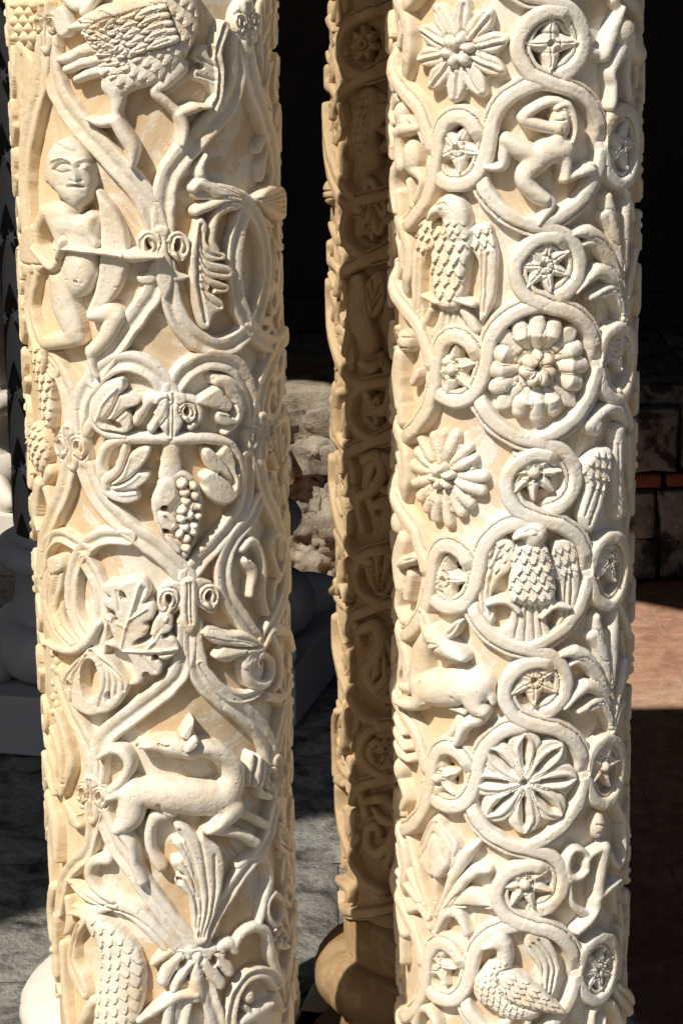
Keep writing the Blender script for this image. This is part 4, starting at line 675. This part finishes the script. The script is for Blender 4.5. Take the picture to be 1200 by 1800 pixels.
mm('vine_curl', [S([(640, 1410), (680, 1405), (700, 1450), (680, 1520)], [8, 10, 10, 8], 15)])
for (x, y, a) in [(578, 60, 1), (577, 120, 1), (576, 250, 0), (580, 420, 1), (580, 690, 0), (590, 960, 1), (593, 1000, 0), (590, 1260, 1), (593, 1290, 0), (591, 1440, 1), (590, 870, 0), (588, 620, 1), (590, 1150, 0), (576, 20, 0), (578, 470, 0), (580, 540, 1)]:
    mm('edge_leaf', [S([(x-4, y-26), (x+8, y), (x+2, y+28)], [6, 11, 6], 12)] if a else [B(x+2, y, 13, 22, 12, .2), S([(x+4, y+10), (x+12, y+34)], [6, 5], 15)])
mm('carved_figure', [S([(597, 1250), (590, 1290), (594, 1360)], [9, 12, 8], 20), S([(618, 1250), (612, 1290), (608, 1320)], [8, 9, 6], 22), S([(590, 1370), (606, 1378)], [8, 8], 18)])
mm('carved_leaf', [S([(600, 690), (594, 720), (596, 760)], [10, 14, 10], 21), S([(590, 740), (600, 770), (612, 790)], [8, 10, 6], 18)])
mm('carved_leaf', [S([(612, 985), (606, 1010), (600, 1040)], [8, 11, 7], 20), S([(586, 1040), (604, 1030), (612, 1055)], [8, 9, 6], 20)])
mm('carved_leaf', [S([(596, 1545), (612, 1560), (615, 1580)], [8, 10, 8], 18)])
mm('collar_band', [S([(575, 1575), (600, 1598), (640, 1608), (690, 1600), (740, 1590)], 11, 14, 'v')])

# ---------------- crowded foliage turning round the far sides of the two front columns
def limb(col, phis, y0, y1, dy, h, seed):
    rg_ = random.Random(seed)
    for n_, ph in enumerate(phis):
        y = y0+(n_ % 2)*dy*.5
        while y < y1:
            px0 = 281 if col is CL else 767 if col is CM else 900
            o_ = (R_(ph+rg_.uniform(-3, 3))*col.rm/col.k, col.uv(px0, y+rg_.uniform(-9, 9))[1]); s_ = rg_.uniform(.85, 1.15); rt_ = rg_.uniform(-.5, .5)+(math.pi if rg_.random() < .35 else 0)
            kind = rg_.randrange(3)
            if kind == 0: ops = fan((0, 46), [(-30, 0), (-15, -36), (12, -42), (30, -4)], h, .78, 9)
            elif kind == 1: ops = [S([(-20, 48), (-26, 10), (-8, -30), (18, -30), (26, -2), (10, 16), (-4, 4)], [7, 10, 10, 10, 9, 8, 5], h), S([(-20, 40), (6, 34), (26, 44)], [6, 11, 5], h-1, o=2), X(8, -6, 5, 7)]
            else: ops = [F([(0, 50), (-22, 20), (-24, -14), (0, -46), (22, -12), (20, 22)], h, 9, .6), G([(0, 44), (0, -36)], 2.4, -3), G([(0, 30), (-16, -4)], 2, 5), G([(0, 30), (15, -4)], 2, 5), G([(0, 8), (-10, -24)], 2, 4), G([(0, 8), (10, -24)], 2, 4)]
            motif(col, col.e, 'edge_leaf', ops, None, sc=s_, rot=rt_, org=o_); y += dy
limb(CL, (66,), 30, 1810, 88, 11, 5); limb(CL, (84,), 60, 1810, 92, 8, 9)
limb(CL, (-80,), 40, 1810, 92, 7, 6)
limb(CR, (80,), 60, 1800, 96, 8, 7)
limb(CR, (-82,), 60, 1800, 96, 7, 8)
limb(CM, (-86,), 30, 1560, 76, 6, 21); limb(CM, (-66,), 20, 1560, 92, 10, 22); limb(CM, (-36,), 210, 1560, 160, 12, 23); limb(CM, (-20,), 240, 1560, 160, 12, 24)
# ---------------------------------------------------------------- the cloister around the columns
M_PAVE = stone('worn_ledge_stone', [(0.36, (0.05, 0.048, 0.045)), (0.44, (0.20, 0.19, 0.17)), (0.54, (0.42, 0.40, 0.36)), (0.62, (0.24, 0.23, 0.21)), (0.72, (0.09, 0.085, 0.08))], 13, .02)
M_TILE = stone('terracotta', [(0.35, (0.42, 0.22, 0.145)), (0.5, (0.54, 0.31, 0.21)), (0.65, (0.60, 0.40, 0.29))], 3.0, .002, .8, bstr=.3)
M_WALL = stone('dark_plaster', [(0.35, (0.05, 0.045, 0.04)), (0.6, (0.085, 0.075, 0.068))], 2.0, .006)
M_RUB = stone('rubble_stone', [(0.32, (0.13, 0.11, 0.09)), (0.48, (0.38, 0.32, 0.25)), (0.66, (0.50, 0.43, 0.34))], 10, .012)
M_RUB2 = stone('rubble_grey_stone', [(0.40, (0.05, 0.05, 0.05)), (0.48, (0.30, 0.295, 0.29)), (0.62, (0.46, 0.45, 0.44))], 13, .012)
M_BRICK = stone('red_brick', [(0.35, (0.24, 0.08, 0.045)), (0.6, (0.34, 0.12, 0.07))], 12, .004)
M_MORT = stone('old_mortar', [(0.35, (0.12, 0.115, 0.11)), (0.6, (0.24, 0.23, 0.22))], 14, .01)
M_JOINT = stone('tile_joint', [(0.35, (0.32, 0.22, 0.15)), (0.6, (0.45, 0.33, 0.24))], 14, .004)
M_ROOF = stone('roof_timber', [(0.35, (0.06, 0.04, 0.03)), (0.6, (0.10, 0.07, 0.05))], 4, .004)
M_GROUND = stone('courtyard_paving', [(0.35, (0.19, 0.165, 0.125)), (0.6, (0.28, 0.245, 0.19))], 3, .01)
M_DARKT = stone('mosaic_dark', [(0.35, (0.02, 0.018, 0.016)), (0.6, (0.05, 0.045, 0.04))], 60, .001, .4)

def sheet(name, x0, x1, y0, y1, z, n, amp, mat, kind='structure', seed=0, thick=0.0):
    xs = np.linspace(x0, x1, int((x1-x0)/n)+2); ys = np.linspace(y0, y1, int((y1-y0)/n)+2); X_, Y_ = np.meshgrid(xs, ys)
    Z_ = z+amp*(vnoise(X_+seed, Y_, .09)+.5*vnoise(X_, Y_+seed, .033)+.25*vnoise(X_+9, Y_, .014))
    nx, ny = len(xs), len(ys); idx = np.arange(nx*ny).reshape(ny, nx)
    Q = np.stack([idx[:-1, :-1], idx[:-1, 1:], idx[1:, 1:], idx[1:, :-1]], -1).reshape(-1, 4)
    V = np.stack([X_, Y_, Z_], -1).reshape(-1, 3)
    return obj(name, mesh_np(name, V, Q), None, mat, None, None, kind)
def slab(name, x0, x1, y0, y1, z0, z1, mat, parent=None, **kw):
    o = obj(name, box_mesh(name, x1-x0, y1-y0, z1-z0, .004), parent, mat, **kw); o.location = ((x0+x1)/2, (y0+y1)/2, (z0+z1)/2); return o

# ground and ledge that carries the columns
g = obj('ground', box_mesh('ground', 160, 160, .4), None, M_GROUND, kind='structure'); g.location = (0, 0, -1.35)
def slab_mesh(x0, x1, y0, y1, rs):
    nx, ny = max(int((x1-x0)/.010), 4), max(int((y1-y0)/.010), 4); X_, Y_ = np.meshgrid(np.linspace(x0, x1, nx), np.linspace(y0, y1, ny)); e_ = np.minimum.reduce([X_-x0, x1-X_, Y_-y0, y1-Y_])
    Z_ = -.153+rs.uniform(-.003, .003)+.007*vnoise(X_*1000, Y_*1000, 70)+.004*vnoise(X_*1000, Y_*1000+500, 24)-.05*np.clip(vnoise(X_*1000+77, Y_*1000, 33)-.33, 0, 1)-.010*np.clip(1-e_/.010, 0, 1)**2
    Z_[0, :] = Z_[-1, :] = -.164; Z_[:, 0] = Z_[:, -1] = -.164; idx = np.arange(nx*ny).reshape(ny, nx)
    return mesh_np('paving_slab', np.stack([X_, Y_, Z_], -1).reshape(-1, 3), np.stack([idx[:-1, :-1], idx[:-1, 1:], idx[1:, 1:], idx[1:, :-1]], -1).reshape(-1, 4), True, 60)
LEDGE = obj('ledge', None, kind='structure')
def ledge_part(x0, x1, y0, y1, sd):
    y = y0; rs = random.Random(sd+1); row = 0
    while y < y1-.01:                            # worn paving slabs
        dy_ = min(rs.uniform(.26, .36), y1-y); dy_ = y1-y if y1-y-dy_ < .12 else dy_; x = x0
        while x < x1-.01:
            dx_ = rs.uniform(.30, .55); dx_ = x1-x if x1-x-dx_ < .15 else dx_
            me = slab_mesh(x, x+dx_-.006, y, y+dy_-.006, rs); me.materials.append(M_PAVE); obj('paving_slab', me, LEDGE); x += dx_
        y += dy_; row += 1
    b = slab('ledge_wall', x0, x1, y0, y1, -1.2, -.166, M_PAVE, LEDGE)
def del_kind(o):
    if 'kind' in o: del o['kind']
ledge_part(-1.6, .30, 1.40, 3.50, 0); ledge_part(-1.6, -.50, 3.502, 4.75, 5)

# tiled walk
fl = obj('walk_floor', box_mesh('walk_floor', 8, 5.0, .1), None, M_JOINT, kind='structure'); fl.location = (0, 4.6, -.758)
bv = [box_mesh('floor_tile', .3475, .2175, .02, .002, 0, i) for i in range(3)]
for me in bv: me.materials.append(M_TILE)
rt = random.Random(3); cnt = 0
for r in range(11):
    for c in range(-5, 9):
        x = c*.352+(r % 2)*.176+.05; y = 3.28+r*.222
        if y > 5.62 or not (-1.2 < x < 2.7): continue
        o = bpy.data.objects.new('floor_tile', rt.choice(bv)); COL.objects.link(o); o.parent = fl
        o.location = (x-0, y-4.6, .0425+rt.uniform(-.0012, .0012)); o.rotation_euler = (rt.uniform(-.004, .004), rt.uniform(-.004, .004), rt.uniform(-.006, .006)+(math.pi if rt.random() < .5 else 0)); cnt += 1

# back wall with stone bench
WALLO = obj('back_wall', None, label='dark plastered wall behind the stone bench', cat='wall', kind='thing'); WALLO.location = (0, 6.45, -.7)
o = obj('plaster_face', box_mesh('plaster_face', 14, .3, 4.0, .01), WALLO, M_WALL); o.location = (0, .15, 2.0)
o = obj('skirting_course', box_mesh('skirting_course', 14, .06, .10, .01), WALLO, M_WALL); o.location = (0, -.03, .56)
BN = obj('stone_bench', None, label='long masonry bench of rough stones along the back wall', cat='bench', kind='thing'); BN.location = (0, 5.62, -.7)
o = obj('bench_core', box_mesh('bench_core', 9, .79, .47, .01), BN, M_MORT); o.location = (0, .43, .235)
rb = random.Random(11)
def bstone(x0, x1, z0, z1, mat, jit, dy=0, nm='stone', dep=.10):
    me = box_mesh(nm, x1-x0, dep, z1-z0, .010, jit, rb.random()*50, 4); me.materials.append(mat)
    o = obj(nm, me, BN); o.location = ((x0+x1)/2, .02+dy, (z0+z1)/2)
x = -2.4
while x < 2.6:                                   # coping slabs
    wd = rb.uniform(.30, .55); rub = x < .35
    me = box_mesh('coping_stone', wd-.008, .84, .10 if rub else .05, .012, .012 if rub else .004, rb.random()*50, 3); me.materials.append(M_RUB if rub else M_RUB2)
    o = obj('coping_stone', me, BN); o.location = (x+wd/2, .415, .455 if rub else .48); x += wd
for (z0, z1, lo, hi, nm) in [(.285, .45, .20, .34, 'stone'), (.245, .280, .18, .26, 'brick'), (.115, .240, .16, .30, 'stone'), (.005, .110, .16, .32, 'stone')]:
    x = .36
    while x < 2.6:
        wd = rb.uniform(lo, hi); bstone(x, x+wd-.012, z0, z1, M_BRICK if nm == 'brick' else M_RUB2, .010 if nm == 'stone' else .003, rb.uniform(-.012, .012), nm); x += wd
z = .02
while z < .40:                                   # loose rubble on the left part
    x = -2.2; hgt = rb.uniform(.07, .12)
    while x < .34:
        wd = rb.uniform(.07, .20); bstone(x, x+wd, z, z+hgt, M_RUB, .030, rb.uniform(-.035, .03)+(.03 if z < .12 else 0), 'rubble_stone', .12); x += wd+.004
    z += hgt

xs = np.linspace(-2.3, .36, 330); zs = np.linspace(.0, .42, 60); X_, Z_ = np.meshgrid(xs, zs); a1, a2 = X_*1000, Z_*1000      # rough mortar bedding between the rubble
Y_ = -.028+.05*vnoise(a1, a2, 60)+.03*vnoise(a1+90, a2, 24)+.018*vnoise(a1, a2+40, 10); idx = np.arange(X_.size).reshape(X_.shape)
obj('rubble_mortar', mesh_np('rubble_mortar', np.stack([X_, Y_, Z_], -1).reshape(-1, 3), np.stack([idx[:-1, :-1], idx[:-1, 1:], idx[1:, 1:], idx[1:, :-1]], -1).reshape(-1, 4)), BN, M_RUB)

# unseen roof cut to place sun patches; added slabs either side block light
OUT = [(-7, -3.6), (-1.92, .59), (-1.63, .83), (-1.25, 1.14), (-.9, 1.42), (7, 1.42), (7, 6.8), (-7, 6.8)]  # front edge slanted to set the shade line on the ledge
HOLE = [(-.98, 2.36), (-.98, 3.1), (-1.3, 3.36), (-1.60, 3.84), (-1.8, 3.97), (-2.16, 3.6), (-2.1, 3.2), (-2.42, 2.62), (-2.36, 1.98), (-1.92, 2.02), (-1.72, 2.3), (-1.4, 2.36)]  # invented opening that lets sun onto floor, rubble and far column
bm = bmesh.new(); eds = []
for loop in (OUT, HOLE):
    vv = [bm.verts.new((x, y, 0)) for x, y in loop]; eds += [bm.edges.new((vv[i], vv[(i+1) % len(vv)])) for i in range(len(vv))]
bmesh.ops.triangle_fill(bm, use_beauty=True, edges=eds, use_dissolve=False)
r = bmesh.ops.extrude_face_region(bm, geom=bm.faces[:])
for v in [q for q in r['geom'] if isinstance(q, bmesh.types.BMVert)]: v.co.z += .14
bmesh.ops.recalc_face_normals(bm, faces=bm.faces[:])
rf = obj('shade_roof', bm_mesh('shade_roof', bm), None, M_ROOF, 'added dark roof above the view, cut to shape shade and sun patches', 'roof'); rf.location = (0, 0, 2.5)
for sx, lb in ((-1, 'added solid slab left of the columns, out of view, blocking light'), (1, 'added solid slab right of the columns, out of view, blocking light')):
    o = obj('light_blocker_slab', box_mesh('light_blocker_slab', 5.4, .4, 3.68, .02), None, M_ROOF, lb, 'light blocker'); o.location = (sx*(2.7+(1.0 if sx > 0 else 2.7)), 2.35, .65)  # added out of view to keep light out of the walk
for sx, lb in ((-1, 'added left wall out of view, closing the walk to keep it dark'), (1, 'added right wall out of view, closing the walk to keep it dark')):
    o = obj('shade_end_wall', box_mesh('shade_end_wall', .3, 4.4, 3.7, .02), None, M_WALL, lb, 'wall'); o.location = (sx*5.2, 4.6, .62)  # added out of view to close the walk and darken it

M_FAC = stone('opposite_wall_stone', [(0.35, (0.22, 0.18, 0.13)), (0.6, (0.32, 0.27, 0.20))], 2, .01)
ow = obj('sky_block_wing', None, None, None, 'added tall stone wing behind the viewer, blocking frontal sky light', 'building', 'thing'); ow.location = (.6, -9, -1.15)  # unseen mass added to block low sky and dim the fill
o = obj('wall', box_mesh('wall', 7.6, .8, 9.5, .05), ow, M_FAC); o.location = (0, 0, 4.75)
o = obj('roof', box_mesh('roof', 8.2, 1.6, .3, .05), ow, M_ROOF); o.location = (0, .1, 9.65)
# columns with mosaic shafts standing further back
def claw_base(e, r, mat, sx=1.0):
    pr = [(r*.98, .30), (r*1.02, .28), (r*1.10, .275)]
    pr += [(r*1.10+.020*math.sin(t), .255+.020*math.cos(t)) for t in np.linspace(0, math.pi, 10)]
    pr += [(r*1.10, .232), (r*1.02, .215), (r*1.04, .19), (r*1.12, .172), (r*1.14, .165)]
    pr += [(r*1.14+.034*math.sin(t), .125+.040*math.cos(t)) for t in np.linspace(0, math.pi, 12)]
    obj('column_base', lathe('column_base', pr+[(.01, .085)], 140, wear=.0022), e, mat)
    p = obj('plinth', box_mesh('plinth', r*3.3, r*3.3, .085, .004), e, mat); p.location = (0, 0, .0425); p.rotation_euler = (0, 0, R_(-14))
    for q in range(4):
        a = R_(-14)+math.pi/4+q*math.pi/2; bm = bmesh.new()
        bmesh.ops.create_uvsphere(bm, u_segments=14, v_segments=10, radius=1)
        for v in bm.verts:
            t = (v.co.x+1)/2; v.co = Vector((v.co.x*.062, v.co.y*.040*(1-.65*t), v.co.z*.045*(1-.45*t)-.012*t))
        s = obj('corner_spur', bm_mesh('corner_spur', bm, True), e, mat); s.location = (math.cos(a)*r*1.72, math.sin(a)*r*1.72, .115); s.rotation_euler = (0, 0, a)
def mosaic_column(px, Dh, label, mosaic=True, mat=M_GREY, r=.098, zb=-.15):
    d = FWD+RGT*(px-600)/F_PX; P = CAM+d*(Dh/d[1])
    e = obj('mosaic_column', None, None, None, label, 'column', 'thing'); e.location = (P[0], Dh, zb)
    obj('shaft', lathe('shaft', [(r, .28), (r, 2.4)], 80), e, M_MOS if mosaic else M_BASE); claw_base(e, r, mat)
    obj('capital', lathe('capital', [(r, 2.35), (r*1.2, 2.4), (r*1.7, 2.6), (r*1.7, 2.66), (.01, 2.66)], 48), e, mat)
    if not mosaic: return e
    # zigzag bands of dark inlay with small pale stars: proud 1.5 mm of the marble
    NB, per = 10, .105
    for z in range(-1, 14):
        z0 = .30+z*per
        for i in range(NB):
            a0 = 2*math.pi*i/NB; V = []; Q = []; m = 8
            for k in range(m+1):
                f = k/m; a = a0+f*2*math.pi/NB; zz = z0+per*(f if i % 2 else 1-f); cw = .040
                for dz in (-cw/2, cw/2): V.append(((r+.0015)*math.cos(a), (r+.0015)*math.sin(a), max(zz+dz, .285)))
            for k in range(m): Q.append((2*k, 2*k+2, 2*k+3, 2*k+1))
            if max(v[2] for v in V) < .3: continue
            obj('inlay_band', mesh_np('inlay_band', V, Q, False), e, M_DARKT)
            if not (math.pi*.8 < a0 < math.pi*1.7): continue
            for f in (.22, .72):
                a = a0+f*2*math.pi/NB; zc = z0+per*(f if i % 2 else 1-f); V = [((r+.003)*math.cos(a), (r+.003)*math.sin(a), zc)]; ns = 12
                if zc < .31: continue
                for q in range(ns):
                    rr = .013 if q % 2 == 0 else .005; t = 2*math.pi*q/ns; aa = a+rr*math.cos(t)/r
                    V.append(((r+.003)*math.cos(aa), (r+.003)*math.sin(aa), zc+rr*math.sin(t)))
                Q = [(0, 1+q, 1+(q+1) % ns) for q in range(ns)]
                obj('inlay_star', mesh_np('inlay_star', V, Q, False), e, M_GREY)
    return e
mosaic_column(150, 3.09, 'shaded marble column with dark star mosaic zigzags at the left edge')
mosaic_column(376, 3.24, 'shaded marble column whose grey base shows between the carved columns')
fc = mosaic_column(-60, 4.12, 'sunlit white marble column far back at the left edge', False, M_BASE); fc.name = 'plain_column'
print('RELIEF parts', NPARTS)
